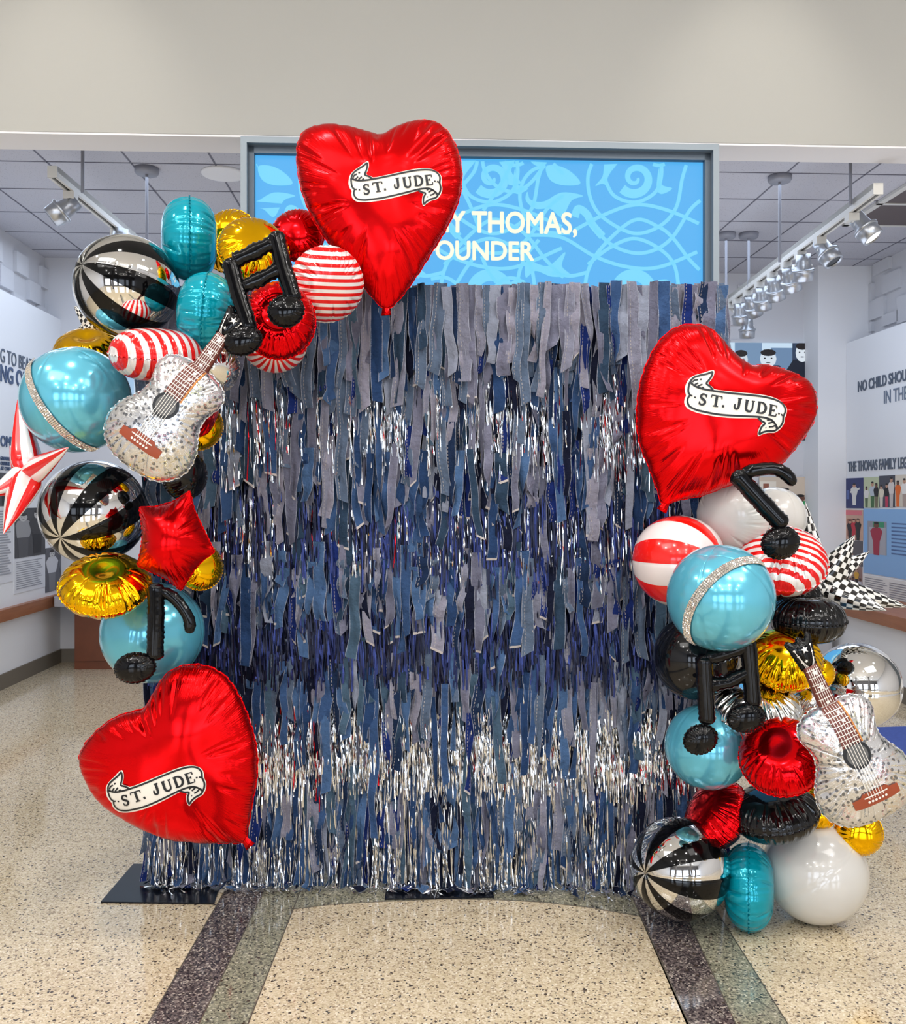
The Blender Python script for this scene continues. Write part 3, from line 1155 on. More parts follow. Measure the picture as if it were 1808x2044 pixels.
SK, SD, WH, BK, GY, DG = (206, 160, 134), (112, 72, 56), (226, 224, 220), (26, 26, 32), (150, 150, 152), (80, 80, 84)
wall_photo(UR, 1689, 1724, 955, 1014, (44, 54, 108), [(0.5, 0.1, 0.72, 0.6, SK, WH, WH)], 'dark blue photograph of a person in white with arms spread', [(rect(0.05, 0.3, 0.2, 0.6), (90, 110, 170)), ([(0.25, 0.5), (0.8, 0.62), (0.8, 0.68), (0.25, 0.56)], WH)])
wall_photo(UR, 1724.5, 1755, 953, 1013, (196, 206, 170), [(0.2, 0, 0.7, 0.5, SD, WH, (90, 110, 80)), (0.6, 0, 0.85, 0.6, SK, (190, 200, 210), (70, 110, 70)), (0.85, 0, 0.8, 0.5, SD, BK, (120, 110, 90))], 'photograph of standing people before greenery, second in the top row')
wall_photo(UR, 1755.5, 1787, 950, 1012, (74, 76, 88), [(0.15, 0, 0.7, 0.55, SK, (230, 220, 200), (220, 210, 196)), (0.5, 0, 0.75, 0.5, SK, BK, (196, 60, 90)), (0.8, 0, 0.95, 0.6, SK, (222, 214, 210), (200, 192, 190))], 'grey photograph of people clasping hands, third in the top row')
wall_photo(UR, 1787.5, 1826, 948, 1011, (222, 212, 196), [(0.15, 0, 0.82, 0.5, SD, (232, 110, 40), (232, 110, 40)), (0.5, 0, 0.88, 0.5, SK, (240, 236, 230), (180, 160, 150)), (0.85, 0, 0.8, 0.5, SK, (200, 70, 90), BK)], 'photograph with a person in orange at the right picture edge')
wall_photo(UR, 1687, 1723, 1017, 1076, (206, 168, 148), [(0.3, 0, 0.66, 0.5, SK, BK, BK), (0.52, 0, 0.7, 0.45, SK, (196, 40, 60), (196, 40, 60)), (0.75, 0, 0.72, 0.5, SK, BK, BK)], 'photograph of three people under a pink awning', [(rect(0.05, 0.82, 0.95, 0.98), (222, 120, 130)), (rect(0.15, 0.1, 0.85, 0.7), (150, 96, 80))])
wall_photo(UR, 1686, 1722, 1077, 1126, (92, 88, 92), [(0.45, 0, 0.5, 0.4, SK, WH, GY)], 'dim grey photograph behind the black and white checker spikes')
wall_photo(UR, 1686, 1721, 1127, 1184, (150, 120, 112), [(0.12 + 0.2 * k, (k % 2) * 0.3, 0.62, 0.4, SK if k % 2 else SD, ((196, 60, 60), (230, 220, 210), (60, 90, 140), (220, 170, 60), (200, 200, 210))[k], BK) for k in range(5)], 'lowest small photograph of a crowd beside the printed text')
# blue board with inset photograph and text
wall_photo(UR, 1724, 1830, 1015, 1143, (140, 184, 230), [(0.27, 0.3, 0.5, 0.34, SD, (166, 44, 70), (166, 44, 70))], 'sky blue board with portrait of a person in a dark red shirt',
           [(rect(0.09, 0.31, 0.47, 0.81), (150, 150, 160)), (rect(0.2, 0.72, 0.42, 0.8), (60, 150, 110)), (rect(0.12, 0.31, 0.45, 0.72), (176, 176, 184))]
           + [(rect(0.56, 0.78 - 0.055 * k, 0.95, 0.80 - 0.055 * k), (84, 112, 160)) for k in range(9)])
wall_photo(UR, 1723, 1832, 1146, 1232, (232, 230, 226), [], 'white board with two columns of small grey print',
           [(rect(0.04, 0.92 - 0.05 * k, 0.40 + 0.04 * ((k * 7) % 3), 0.94 - 0.05 * k), (150, 150, 156)) for k in range(16)]
           + [(rect(0.52, 0.90 - 0.05 * k, 0.88 + 0.03 * ((k * 5) % 3), 0.92 - 0.05 * k), (150, 150, 156)) for k in range(16)])
# left wall
wall_photo(UL, 29, 89, 1013, 1106, (66, 66, 70), [(0.25, 0.0, 0.9, 0.9, (190, 188, 186), (150, 150, 152), DG), (0.72, 0.05, 0.9, 0.8, (196, 194, 192), (56, 56, 60), BK)], 'black and white photograph of two people behind the striped starburst')
wall_photo(UL, 27, 89, 1108, 1171, (222, 223, 228), [], 'printed text block under the black and white photograph', [(rect(0.06, 0.9 - 0.065 * k, 0.9 - 0.05 * ((k * 3) % 4), 0.925 - 0.065 * k), (150, 152, 160)) for k in range(13)])
wall_photo(UL, 90, 138, 1088, 1171, (92, 92, 98), [(0.25, 0, 0.95, 0.7, (200, 198, 196), (206, 206, 210), (120, 120, 124)), (0.75, 0, 0.9, 0.7, (190, 190, 190), (110, 112, 118), (70, 70, 74))], 'grey photograph of people partly behind the striped balloon and gold balloon')
wall_photo(UL, 29, 52, 908, 940, (160, 162, 168), [(0.2, 0.0, 0.8, 0.5, WH, DG, BK), (0.5, 0, 0.85, 0.5, WH, GY, BK), (0.8, 0, 0.8, 0.5, WH, BK, BK)], 'small grey group photograph above the starburst spike')
wall_photo(UL, -40, 27, 945, 1010, (70, 72, 78), [(0.7, 0, 0.9, 0.5, (200, 198, 196), GY, BK), (0.9, 0, 0.85, 0.5, (200, 198, 196), DG, BK)], 'dark photograph at the left picture edge under the tiny caption')
wall_photo(UL, -40, 25, 1014, 1160, (222, 223, 228), [], 'column of printed text at the left picture edge', [(rect(0.06, 0.95 - 0.035 * k, 0.92 - 0.04 * ((k * 3) % 4), 0.968 - 0.035 * k), (156, 158, 166)) for k in range(25)])
# back wall: lit screen with black and white picture, photo below it
LIT = emit('lit_screen_pale', (196, 220, 240), 1.0)
wall_photo(VBR - 0.03, 1448, 1627, 684, 880, (0, 0, 0), [(0.17, 0.0, 0.92, 0.5, (214, 226, 238), (70, 90, 120), BK), (0.47, 0.0, 0.93, 0.62, (220, 232, 244), (40, 56, 84), BK), (0.85, 0.0, 1.0, 0.5, (226, 236, 246), (22, 28, 44), BK)],
           'lit black and white screen with three suited figures on the back wall', [(rect(0.1, 0.5, 0.4, 1), (120, 150, 184)), (rect(0.5, 0.6, 0.75, 0.95), (110, 140, 176)), (rect(0.74, 0.3, 1.0, 1.0), (50, 66, 92)), (rect(0.0, 0.0, 0.7, 0.4), (150, 176, 204)), (rect(0.93, 0.2, 1, 0.7), (170, 200, 226))], None, 'v', 'display screen', LIT)
wall_photo(VB - 0.03, 190, 345, 690, 880, (0, 0, 0), [], 'lit pale blue screen on the back wall behind the left balloons', [(rect(0.1, 0.2, 0.5, 0.8), (170, 204, 236))], None, 'v', 'display screen', LIT)
wall_photo(VBR - 0.03, 1515, 1610, 952, 1040, (214, 196, 176), [(0.5, -0.2, 0.95, 0.9, SD, (224, 224, 226), BK), (0.85, -0.25, 0.85, 0.7, SD, (40, 160, 90), (40, 160, 90))], 'colour photograph of two people, one in green, behind the black music note', [(rect(0.0, 0.3, 0.35, 0.9), (236, 226, 210)), (rect(0.08, 0.55, 0.2, 0.85), (150, 90, 70))], None, 'v')

# left: counter top and wooden cabinet against the back wall
a = floor_at(205, 1325)
e = empty('wall_counter', (0, 0, 0))
m = MB()
pts = []
for k in range(13):
    t = PI + PI / 2 * k / 12
    pts.append((UL + 0.42 + 0.42 * math.cos(t) * 1.0, 8.95 + 0.25 * math.sin(t)))
pts = [(UL + 0.07, VB - 0.02)] + [(UL + 0.07, 8.9)] + [(UL + 0.12, 8.78), (UL + 0.3, 8.72), (UL + 0.9, 8.70), (UL + 0.9, VB - 0.02)]
n = len(pts)
vs = [(x, y, 0.60) for x, y in pts] + [(x, y, 0.68) for x, y in pts]
mk('worktop', vs, [tuple(range(n - 1, -1, -1)), tuple(range(n, 2 * n))] + [(i, (i + 1) % n, n + (i + 1) % n, n + i) for i in range(n)], M['counter'], e, smooth=False)
in_room(e)
tag(e, 'pale grey rounded counter in the far left corner under gold balloon', 'counter')
e = empty('wooden_cabinet', (0, 0, 0))
MB().box((UL + 0.28, 8.85, 0.0), (UL + 0.88, VB - 0.02, 0.60)).build('body', M['cabinet'], e)
MB().box((UL + 0.30, 8.835, 0.08), (UL + 0.86, 8.85, 0.56)).build('door', M['cabinet'], e)
in_room(e)
tag(e, 'dark reddish wooden cabinet under the grey counter at far left', 'cabinet')
# right: counter end and blue mat
e = MB().box((3.40, 8.2, 0.0), (3.78, 9.0, 0.62)).build('counter_end', M['counter'])
in_room(e)
tag(e, 'grey counter end in the far right corner behind black balloons', 'counter')
q = [floor_at(1740, 1455), floor_at(1900, 1450), floor_at(1930, 1560), floor_at(1770, 1560)]
vs = [(p.x, p.y, 0.0) for p in q] + [(p.x, p.y, 0.012) for p in q]
o = mk('floor_mat', vs, [(3, 2, 1, 0), (4, 5, 6, 7), (0, 1, 5, 4), (1, 2, 6, 5), (2, 3, 7, 6), (3, 0, 4, 7)], M['mat_blue'], smooth=False)
tag(o, 'blue textile mat on the floor at the right picture edge', 'floor mat')


# ------------------------------------------------------------------ denim and tinsel backdrop
BD = 3.79
BX = -0.09
bd = empty('fringe_backdrop', mat=Matrix.Translation((BX, BD, 0)) @ Matrix.Rotation(math.radians(-1.6), 4, 'Z'))
tag(bd, 'large hanging backdrop of ragged blue denim strips and silver and navy tinsel', 'backdrop')
PXM = F / BD


def bx(px):
    return (px - CX) / PXM - BX


def bz(py):
    return EYE - (py - HY) / PXM


HWID = 1.178


def ribbon(x, y, z, L, w, rnd, n=12, curl=0.0, floor=None):
    """hanging cloth strip; returns verts (3 per row), uv"""
    vs, uv = [], []
    lean = rnd.gauss(0, 0.05)
    fold = rnd.uniform(-0.38, 0.38) * w
    slant = rnd.uniform(-0.35, 0.35) * w
    ph = rnd.uniform(0, 6.28)
    sway = rnd.uniform(-0.018, 0.018) * L / 0.4
    rip = rnd.uniform(0.004, 0.012)
    k = rnd.uniform(1.2, 2.6)
    tw0 = rnd.uniform(-0.6, 0.6)
    tw1 = rnd.uniform(-0.9, 0.9) + (rnd.choice((-1, 1)) * rnd.uniform(0.9, 2.6) if rnd.random() < 0.35 else 0)
    bow = rnd.uniform(-0.010, 0.010)
    edge = [rnd.uniform(-0.05, 0.05) for _ in range(2 * (n + 1))]
    for i in range(n + 1):
        t = (i / (n - 1) * (1 - 0.009 / L)) if i < n else 1.0
        cx = x + sway * t * t + lean * L * t + rip * 0.9 * math.sin(ph + k * 5 * t) * t
        cy = y - rip * math.sin(ph * 1.7 + k * 6.5 * t) - 0.006 * t
        cz = z - L * t
        if floor is not None and cz < floor:
            over = floor - cz
            cz = floor + 0.004 + 0.010 * abs(math.sin(ph + over * 60))
            cy -= over * (0.7 + 0.3 * math.sin(ph))
            cx += over * math.sin(ph * 3) * 0.9
        a = tw0 * (1 - t) + tw1 * t ** 1.4 + 0.22 * math.sin(ph * 2.1 + 9 * t)
        c, s = math.cos(a) * w / 2, math.sin(a) * w / 2
        e0, e1 = 1 + edge[2 * i], 1 + edge[2 * i + 1]
        fo = fold * math.sin(ph + k * 3.1 * t) * 0.55
        g2 = fold * math.cos(ph * 1.3 + k * 4.3 * t) * 0.4
        sl = slant * t ** 3 if i >= n - 1 else 0.0
        vs += [(cx - c * e0, cy - s * e0 * 0.7, cz - sl), (cx - c * 0.45, cy - s * 0.35 + fo, cz - sl * 0.5), (cx, cy + g2, cz),
               (cx + c * 0.45, cy + s * 0.35 - fo, cz + sl * 0.5), (cx + c * e1, cy + s * e1 * 0.7, cz + sl)]
        v = L * t
        uv += [(0.0, v), (0.25, v), (0.5, v), (0.75, v), (1.0, v)]
    return vs, uv


def ribbon_faces(n, b=0):
    fs = []
    for i in range(n):
        a = b + 5 * i
        fs += [(a + j, a + j + 1, a + j + 6, a + j + 5) for j in range(4)]
    return fs


strips = []       # every denim strip: (importance, verts, uv, colour, hem)
rc = random.Random(11)
GREYS = [0, 1, 5, 6, 7, 9, 13, 12, 1, 0, 13]
BLUES = [2, 8, 10, 11, 3, 4, 2, 11, 8]  # favoured in rear layers, shade of the gaps put into their colour


def row(py_top, len_lo, len_hi, y, step_px, w_lo, w_hi, grey=0.5, hem=0.3, imp=1.0, floor=None, keep=1.0, jit=6, n=12, px0=288, px1=1434):
    px = px0
    while px < px1:
        w = rc.uniform(w_lo, w_hi) / PXM
        if rc.random() < keep:
            L = rc.uniform(len_lo, len_hi) / PXM
            c = rc.choice(GREYS) if rc.random() < grey else rc.choice(BLUES)
            z = bz(py_top + rc.uniform(-jit, jit))
            yy = y + rc.uniform(-0.011, 0.011)
            vs, uv = ribbon(min(max(bx(px), -HWID + w / 2), HWID - w / 2), yy, z, L, w, rc, n, 0.0, floor)
            strips.append((imp * w * L * rc.uniform(0.7, 1.3), vs, uv, c, rc.random() < hem, n))
        px += step_px * rc.uniform(0.6, 1.4)


# top row in layers, shorter and longer; lower rows hang a little behind the ones above
row(582, 120, 250, -0.104, 14, 15, 27, grey=0.82, hem=0.06, imp=3.0, jit=6)
row(582, 150, 260, -0.078, 11, 14, 25, grey=0.62, hem=0.08, imp=1.0, jit=6)
row(584, 170, 300, -0.052, 11, 14, 25, grey=0.25, hem=0.06, imp=0.2, jit=3)
# second row, hanging among the upper tinsel
row(735, 120, 320, -0.066, 18, 13, 25, grey=0.62, hem=0.15, imp=1.1, jit=40)
row(750, 120, 290, -0.040, 13, 13, 25, grey=0.30, hem=0.15, imp=0.5, jit=30)
row(865, 70, 190, -0.072, 24, 13, 26, grey=0.60, hem=0.22, imp=1.2, keep=0.8, jit=45)
# third row ending over navy tinsel
row(905, 80, 200, -0.044, 12, 15, 28, grey=0.55, hem=0.25, imp=1.0, jit=30)
# fourth row
row(1105, 75, 205, -0.040, 12, 13, 26, grey=0.48, hem=0.32, imp=1.3, jit=28)
row(1110, 80, 160, -0.024, 12, 13, 25, grey=0.30, hem=0.25, imp=0.5, jit=20)
# fifth row
row(1300, 110, 225, -0.010, 12, 13, 26, grey=0.50, hem=0.15, imp=1.2, jit=30)
row(1320, 100, 250, 0.008, 12, 13, 25, grey=0.25, hem=0.12, imp=0.5, jit=25)
row(1370, 150, 300, -0.016, 39, 13, 23, grey=0.25, hem=0.1, imp=0.8, jit=60)
# sixth row down to the floor
row(1540, 130, 245, 0.008, 11, 12, 25, grey=0.5, hem=0.05, imp=1.0, floor=0.012, jit=22)
row(1530, 190, 275, 0.018, 12, 12, 23, grey=0.3, hem=0.04, imp=0.5, floor=0.010, jit=20)
row(1500, 260, 310, 0.026, 11, 12, 21, grey=0.2, hem=0.04, imp=0.2, floor=0.008)


strips.sort(key=lambda s: -s[0])
for k, (imp, vs, uv, c, hem, n) in enumerate(strips[:100]):
    # each strip keeps its own origin at the top edge
    o0 = Vector(vs[2])
    fs = ribbon_faces(n)
    mi = [0] * len(fs)
    if hem:
        mi[-4:] = [1] * 4
    o = mk('denim_strip', [Vector(v) - o0 for v in vs], fs, [DM[c], M['hem']], bd, True, mi, uv)
    o.location = o0
VS, FS, MI, UV = [], [], [], []
for imp, vs, uv, c, hem, n in strips[100:]:
    b = len(VS)
    VS += vs
    UV += uv
    f = ribbon_faces(n, b)
    FS += f
    mm = [c] * len(f)
    if hem:
        # turn the last pair into a narrow hem
        mm[-4:] = [len(DM)] * 4
    MI += mm
tag(mk('denim_fringe', VS, FS, DM + [M['hem']], bd, True, MI, UV), kind='stuff')


def tinsel(name, bands, mats, w=0.0042, seed=3, segs=9, wild=0.9, floor=None):
    rt = random.Random(seed)
    VS, FS, MI = [], [], []
    for (pt, pb_lo, pb_hi, y, count, dens, pick) in bands:
        for k in range(count):
            px = rt.uniform(290, 1432)
            if rt.random() > dens(px):
                continue
            L = (rt.uniform(pb_lo, pb_hi) - pt) / PXM
            z = bz(pt + rt.uniform(-22, 22))
            x = bx(px)
            yy = y + rt.uniform(-0.014, 0.014)
            mi = pick(rt, px)
            lean = rt.uniform(-0.012, 0.012) * (3 if rt.random() < 0.08 else 1)
            ww = w * rt.uniform(0.7, 1.4)
            a = rt.uniform(-0.6, 0.6)
            ph = rt.uniform(0, 6.3)
            b = len(VS)
            for i in range(segs + 1):
                t = i / segs
                a = a * 0.45 + rt.uniform(-wild, wild)
                cx = x + lean * t + 0.004 * math.sin(ph + 5 * t)
                cy = yy - 0.004 * math.sin(ph * 2 + 7 * t) - 0.004 * t
                cz = z - L * t
                if floor is not None and cz < floor:
                    ov = floor - cz
                    cz = floor + 0.006 * abs(math.sin(ph + 40 * ov)) + 0.003
                    cy -= ov * (0.6 + 0.5 * math.sin(ph))
                    cx += ov * math.cos(ph)
                c, s = math.cos(a) * ww / 2, math.sin(a) * ww / 2
                tl = rt.uniform(-0.002, 0.002)
                VS += [(cx - c, cy - s, cz + tl), (cx + c, cy + s, cz - tl)]
            for i in range(segs):
                FS.append((b + 2 * i, b + 2 * i + 1, b + 2 * i + 3, b + 2 * i + 2))
                MI.append(mi)
    return tag(mk(name, VS, FS, mats, bd, False, MI), kind='stuff')


def clump(px):
    q = 0.52 + 0.9 * math.sin(px * 0.043) * math.sin(px * 0.017 + 1.0) + 0.25 * math.sin(px * 0.11)
    return min(1.0, max(0.10, q))


def one(px):
    return 1.0


def silver_pick(rt, px):
    return 1 if rt.random() < (0.06 if px < 640 else 0.018) else 0


tinsel('silver_tinsel', [
    (750, 850, 965, -0.058, 1000, clump, silver_pick),
    (790, 890, 970, -0.074, 360, clump, silver_pick),
    (1010, 1090, 1172, -0.036, 620, lambda p: 0.3 + 0.7 * clump(p + 70), silver_pick),
    (1430, 1530, 1605, 0.002, 1900, lambda p: 0.6 + 0.4 * clump(p), silver_pick),
    (1450, 1510, 1612, -0.014, 420, clump, silver_pick),
    (1400, 1500, 1690, -0.006, 60, clump, silver_pick),
], [M['tinsel'], M['tinsel_red']], seed=5, segs=12, wild=0.95)
tinsel('floor_tinsel', [
    (1600, 1770, 1815, 0.008, 380, lambda p: 0.55 + 0.45 * clump(p + 30), lambda r, p: 0),
    (1690, 1760, 1810, -0.016, 240, clump, lambda r, p: 0),
], [M['tinsel']], seed=9, segs=14, wild=1.0, floor=0.012)
tinsel('navy_tinsel', [
    (985, 1110, 1175, -0.034, 1300, one, lambda r, p: 0 if r.random() < 0.5 else 1),
    (985, 1080, 1150, -0.018, 700, one, lambda r, p: 1),
    (1205, 1300, 1372, -0.016, 1300, one, lambda r, p: 0 if r.random() < 0.5 else 1),
    (1205, 1300, 1380, -0.002, 700, one, lambda r, p: 1),
], [M['tinsel_navy'], M['tinsel_navy2']], w=0.0062, seed=12, segs=7, wild=0.35)

# added sheet, colour stands in for shade behind the strips; bar and posts
VSb, FSb = [], []
NB = 60
for i in range(NB + 1):
    x = -HWID + 0.02 + (2 * HWID - 0.04) * i / NB
    yy = 0.035 + 0.006 * math.sin(i * 1.3)
    VSb += [(x, yy, bz(600)), (x, yy + 0.004, 0.16)]
for i in range(NB):
    FSb.append((2 * i, 2 * i + 2, 2 * i + 3, 2 * i + 1))
mk('dark_backing', VSb, FSb, M['backing'], bd, True)
MB().rod((-HWID, 0.0, bz(592)), (HWID, 0.0, bz(592)), 0.016).build('top_bar', M['plate'], bd)
for x in (-HWID + 0.05, 0.05, HWID - 0.05):
    MB().rod((x, 0.06, 0.01), (x, 0.06, bz(592)), 0.018).build('post', M['plate'], bd)


def plate(corners, name='base_plate'):
    inv = bd.matrix_world.inverted()
    q = [inv @ Vector((p.x, p.y, 0)) for p in corners]
    vs = [(p.x, p.y, 0.001) for p in q] + [(p.x, p.y, 0.007) for p in q]
    return mk(name, vs, [(3, 2, 1, 0), (4, 5, 6, 7), (0, 1, 5, 4), (1, 2, 6, 5), (2, 3, 7, 6), (3, 0, 4, 7)], M['plate'], bd, smooth=False)


plate([floor_at(201, 1803), floor_at(428, 1806), floor_at(452, 1728), floor_at(266, 1727)])
plate([floor_at(768, 1797), floor_at(986, 1793), floor_at(972, 1727), floor_at(776, 1729)])
plate([floor_at(1300, 1789), floor_at(1480, 1786), floor_at(1450, 1722), floor_at(1290, 1724)])

# ------------------------------------------------------------------ foil balloon builders
def poisson_h(poly, N=110, it=2600):
    """height field (0..1) over the inside of a closed 2D outline"""
    p = np.array(poly)
    lo, hi = p.min(0), p.max(0)
    pad = 0.04 * (hi - lo).max()
    lo, hi = lo - pad, hi + pad
    xs, ys = np.linspace(lo[0], hi[0], N), np.linspace(lo[1], hi[1], N)
    X, Y = np.meshgrid(xs, ys)
    ins = np.zeros_like(X, bool)
    j = len(p) - 1
    for i in range(len(p)):
        xi, yi = p[i]
        xj, yj = p[j]
        c = (yi > Y) != (yj > Y)
        xx = (xj - xi) * (Y - yi) / ((yj - yi) if abs(yj - yi) > 1e-12 else 1e-12) + xi
        ins ^= c & (X < xx)
        j = i
    u = np.zeros_like(X)
    dx, dy = xs[1] - xs[0], ys[1] - ys[0]
    cx_, cy_ = 1 / dx ** 2, 1 / dy ** 2
    f = 1.0
    for _ in range(it):
        un = np.zeros_like(u)
        un[1:-1, 1:-1] = ((u[1:-1, 2:] + u[1:-1, :-2]) * cx_ + (u[2:, 1:-1] + u[:-2, 1:-1]) * cy_ + f) / (2 * cx_ + 2 * cy_)
        u = np.where(ins, un, 0)
    u /= u.max()

    def h(x, y):
        fx = (x - lo[0]) / dx
        fy = (y - lo[1]) / dy
        i, k = int(fx), int(fy)
        if i < 0 or k < 0 or i >= N - 1 or k >= N - 1:
            return 0.0
        a, b = fx - i, fy - k
        return float((u[k, i] * (1 - a) + u[k, i + 1] * a) * (1 - b) + (u[k + 1, i] * (1 - a) + u[k + 1, i + 1] * a) * b)
    return h


class Puff:
    """pillow balloon: local x, y in the seam plane, +z towards the front"""
    def __init__(s, outline, H, rings=22, seed=1, power=0.5, flat=0.0, creases=46, cdepth=0.012, scallop=0.006, dimple=0.0, center=(0, 0), analytic=False, dents=0, back=1.0, dent_a=0.055):
        s.out, s.H, s.c = outline, H, center
        rnd = random.Random(seed)
        n = len(outline)
        s.field = None if analytic else poisson_h(outline)
        s.power, s.flat, s.dimple = power, flat, dimple
        s.maxr = max(math.hypot(x - center[0], y - center[1]) for x, y in outline)
        s.dents = [(rnd.uniform(-0.55, 0.55) * s.maxr, rnd.uniform(-0.55, 0.55) * s.maxr, rnd.uniform(0.10, 0.22) * s.maxr, rnd.uniform(-dent_a, dent_a * 0.7) * H) for _ in range(dents)]
        cr = [[(rnd.random() * n, rnd.uniform(0.5, 1.5) * n / 240, rnd.uniform(0.35, 1.0) * cdepth, rnd.uniform(0.45, 0.85)) for _ in range(creases)] for _ in range(2)]
        wob = [1 + scallop * math.sin(k * 0.9 + rnd.uniform(-0.4, 0.4)) for k in range(n)]
        vs, rim = [], []
        rr = [math.sin(PI / 2 * i / rings) for i in range(rings + 1)]
        s.n, s.rings = n, rings

        def cre(side, k, r):
            z = 0.0
            for (a, w, d, st) in cr[side]:
                if r < st:
                    continue
                da = abs(k - a)
                da = min(da, n - da)
                if da < 3 * w:
                    q = (r - st) / (1 - st)
                    z += d * math.exp(-(da / w) ** 2) * q * (1 - q) * 4
            return z
        for side in (0, 1):
            sg = 1 if side == 0 else -back
            vs.append((center[0], center[1], sg * s.h0(center[0], center[1], 0.0)))
            rim.append(0.0)
            for i in range(1, rings):
                r = rr[i]
                for k in range(n):
                    x = center[0] + (outline[k][0] - center[0]) * r * (1 + (wob[k] - 1) * r ** 4)
                    y = center[1] + (outline[k][1] - center[1]) * r * (1 + (wob[k] - 1) * r ** 4)
                    z = max(0.0012, s.h0(x, y, r) - cre(side, k, r))
                    vs.append((x, y, sg * z))
                    rim.append(r)
        e0 = len(vs)
        for k in range(n):       # seam
            vs.append((center[0] + (outline[k][0] - center[0]) * wob[k], center[1] + (outline[k][1] - center[1]) * wob[k], 0.0))
            rim.append(1.0)
        for k in range(n):       # flat welded border
            ox, oy = outline[k][0] - center[0], outline[k][1] - center[1]
            L = math.hypot(ox, oy)
            q = (L + 0.0045) / L * wob[k]
            vs.append((center[0] + ox * q, center[1] + oy * q, 0.004 * math.sin(k * 1.7)))
            rim.append(1.0)
        fs = []
        per = 1 + (rings - 1) * n
        for side in (0, 1):
            b = side * per
            for k in range(n):
                k2 = (k + 1) % n
                f = (b, b + 1 + k, b + 1 + k2)
                fs.append(f if side == 0 else f[::-1])
            for i in range(rings - 2):
                a0, a1 = b + 1 + i * n, b + 1 + (i + 1) * n
                for k in range(n):
                    k2 = (k + 1) % n
                    f = (a0 + k, a1 + k, a1 + k2, a0 + k2)
                    fs.append(f if side == 0 else f[::-1])
            a0 = b + 1 + (rings - 2) * n
            for k in range(n):
                k2 = (k + 1) % n
                f = (a0 + k, e0 + k, e0 + k2, a0 + k2)
                fs.append(f if side == 0 else f[::-1])
        s.nf_body = len(fs)
        for k in range(n):
            k2 = (k + 1) % n
            fs.append((e0 + k, e0 + n + k, e0 + n + k2, e0 + k2))
        s.vs, s.fs, s.rim = vs, fs, rim

    def h0(s, x, y, r):
        if s.field is None:
            q = max(0.0, 1 - r ** (2 + s.flat))
        else:
            q = max(0.0, s.field(x, y))
            q = q * (1 - s.flat * q)/(1 - s.flat)
        z = s.H * q ** s.power
        if s.dimple:
            d2 = ((x - s.c[0]) ** 2 + (y - s.c[1]) ** 2) / (0.34 * s.maxr) ** 2
            z -= s.dimple * s.H * math.exp(-d2)
        for dx, dy, w, a in s.dents:
            z += a * math.exp(-((x - dx) ** 2 + (y - dy) ** 2) / w ** 2) * q
        return z

    def top(s, x, y):
        return s.h0(x, y, min(1.0, math.hypot(x - s.c[0], y - s.c[1]) / s.maxr))

    def build(s, name, mat, parent=None, back_mat=None):
        mats = [mat] + ([back_mat] if back_mat else [])
        mi = None
        if back_mat:
            half = s.nf_body // 2
            mi = [0] * half + [1] * (s.nf_body - half) + [0] * s.n
        return mk(name, s.vs, s.fs, mats, parent, True, mi, None, s.rim)


FACE = Matrix.Rotation(PI / 2, 4, 'X')     # seam plane upright, front to the camera


def view_frame(c):
    """right, up, towards-the-eye axes at point c"""
    f = (Vector((0, 0, EYE)) - c).normalized()
    rt = Vector((0, 0, 1)).cross(f).normalized()
    return rt, f.cross(rt), f


def pose(loc, yaw=0, pitch=0, roll=0):
    """yaw turns the front to the right (+), pitch < 0 tips it upward, roll is counter-clockwise"""
    return (Matrix.Translation(loc) @ Matrix.Rotation(math.radians(yaw), 4, 'Z') @ Matrix.Rotation(math.radians(pitch), 4, 'X')
            @ FACE @ Matrix.Rotation(math.radians(roll), 4, 'Z'))


def circle(r, n=180, sq=0.0):
    return [(r * math.cos(2 * PI * k / n), r * math.sin(2 * PI * k / n)) for k in range(n)]


BALL = 'balloon'


def pillow(px, py, Y, R_px, H_px, mat, label, yaw=0, pitch=0, roll=0, seed=1, dimple=0.0, back=None, flat=0.5, group=None, ell=1.0, creases=40, cdepth=0.016):
    """round foil pillow: disc radius R_px, half thickness H_px (picture units at distance Y)"""
    r, H = R_px * Y / F, H_px * Y / F
    out = [(x, y * ell) for x, y in circle(r)]
    pf = Puff(out, H, 18, seed, 0.5, flat, creases, cdepth * r / 0.16, 0.006, dimple, analytic=True)
    o = pf.build('foil_balloon', M[mat], None, M[back] if back else None)
    c = P(px, py, Y)
    rt, up, fw = view_frame(c)
    turn = Matrix((rt, -fw, up)).transposed().to_4x4()
    o.matrix_world = Matrix.Translation(c) @ turn @ pose((0, 0, 0), yaw, pitch, roll)
    return tag(o, label, BALL, group)


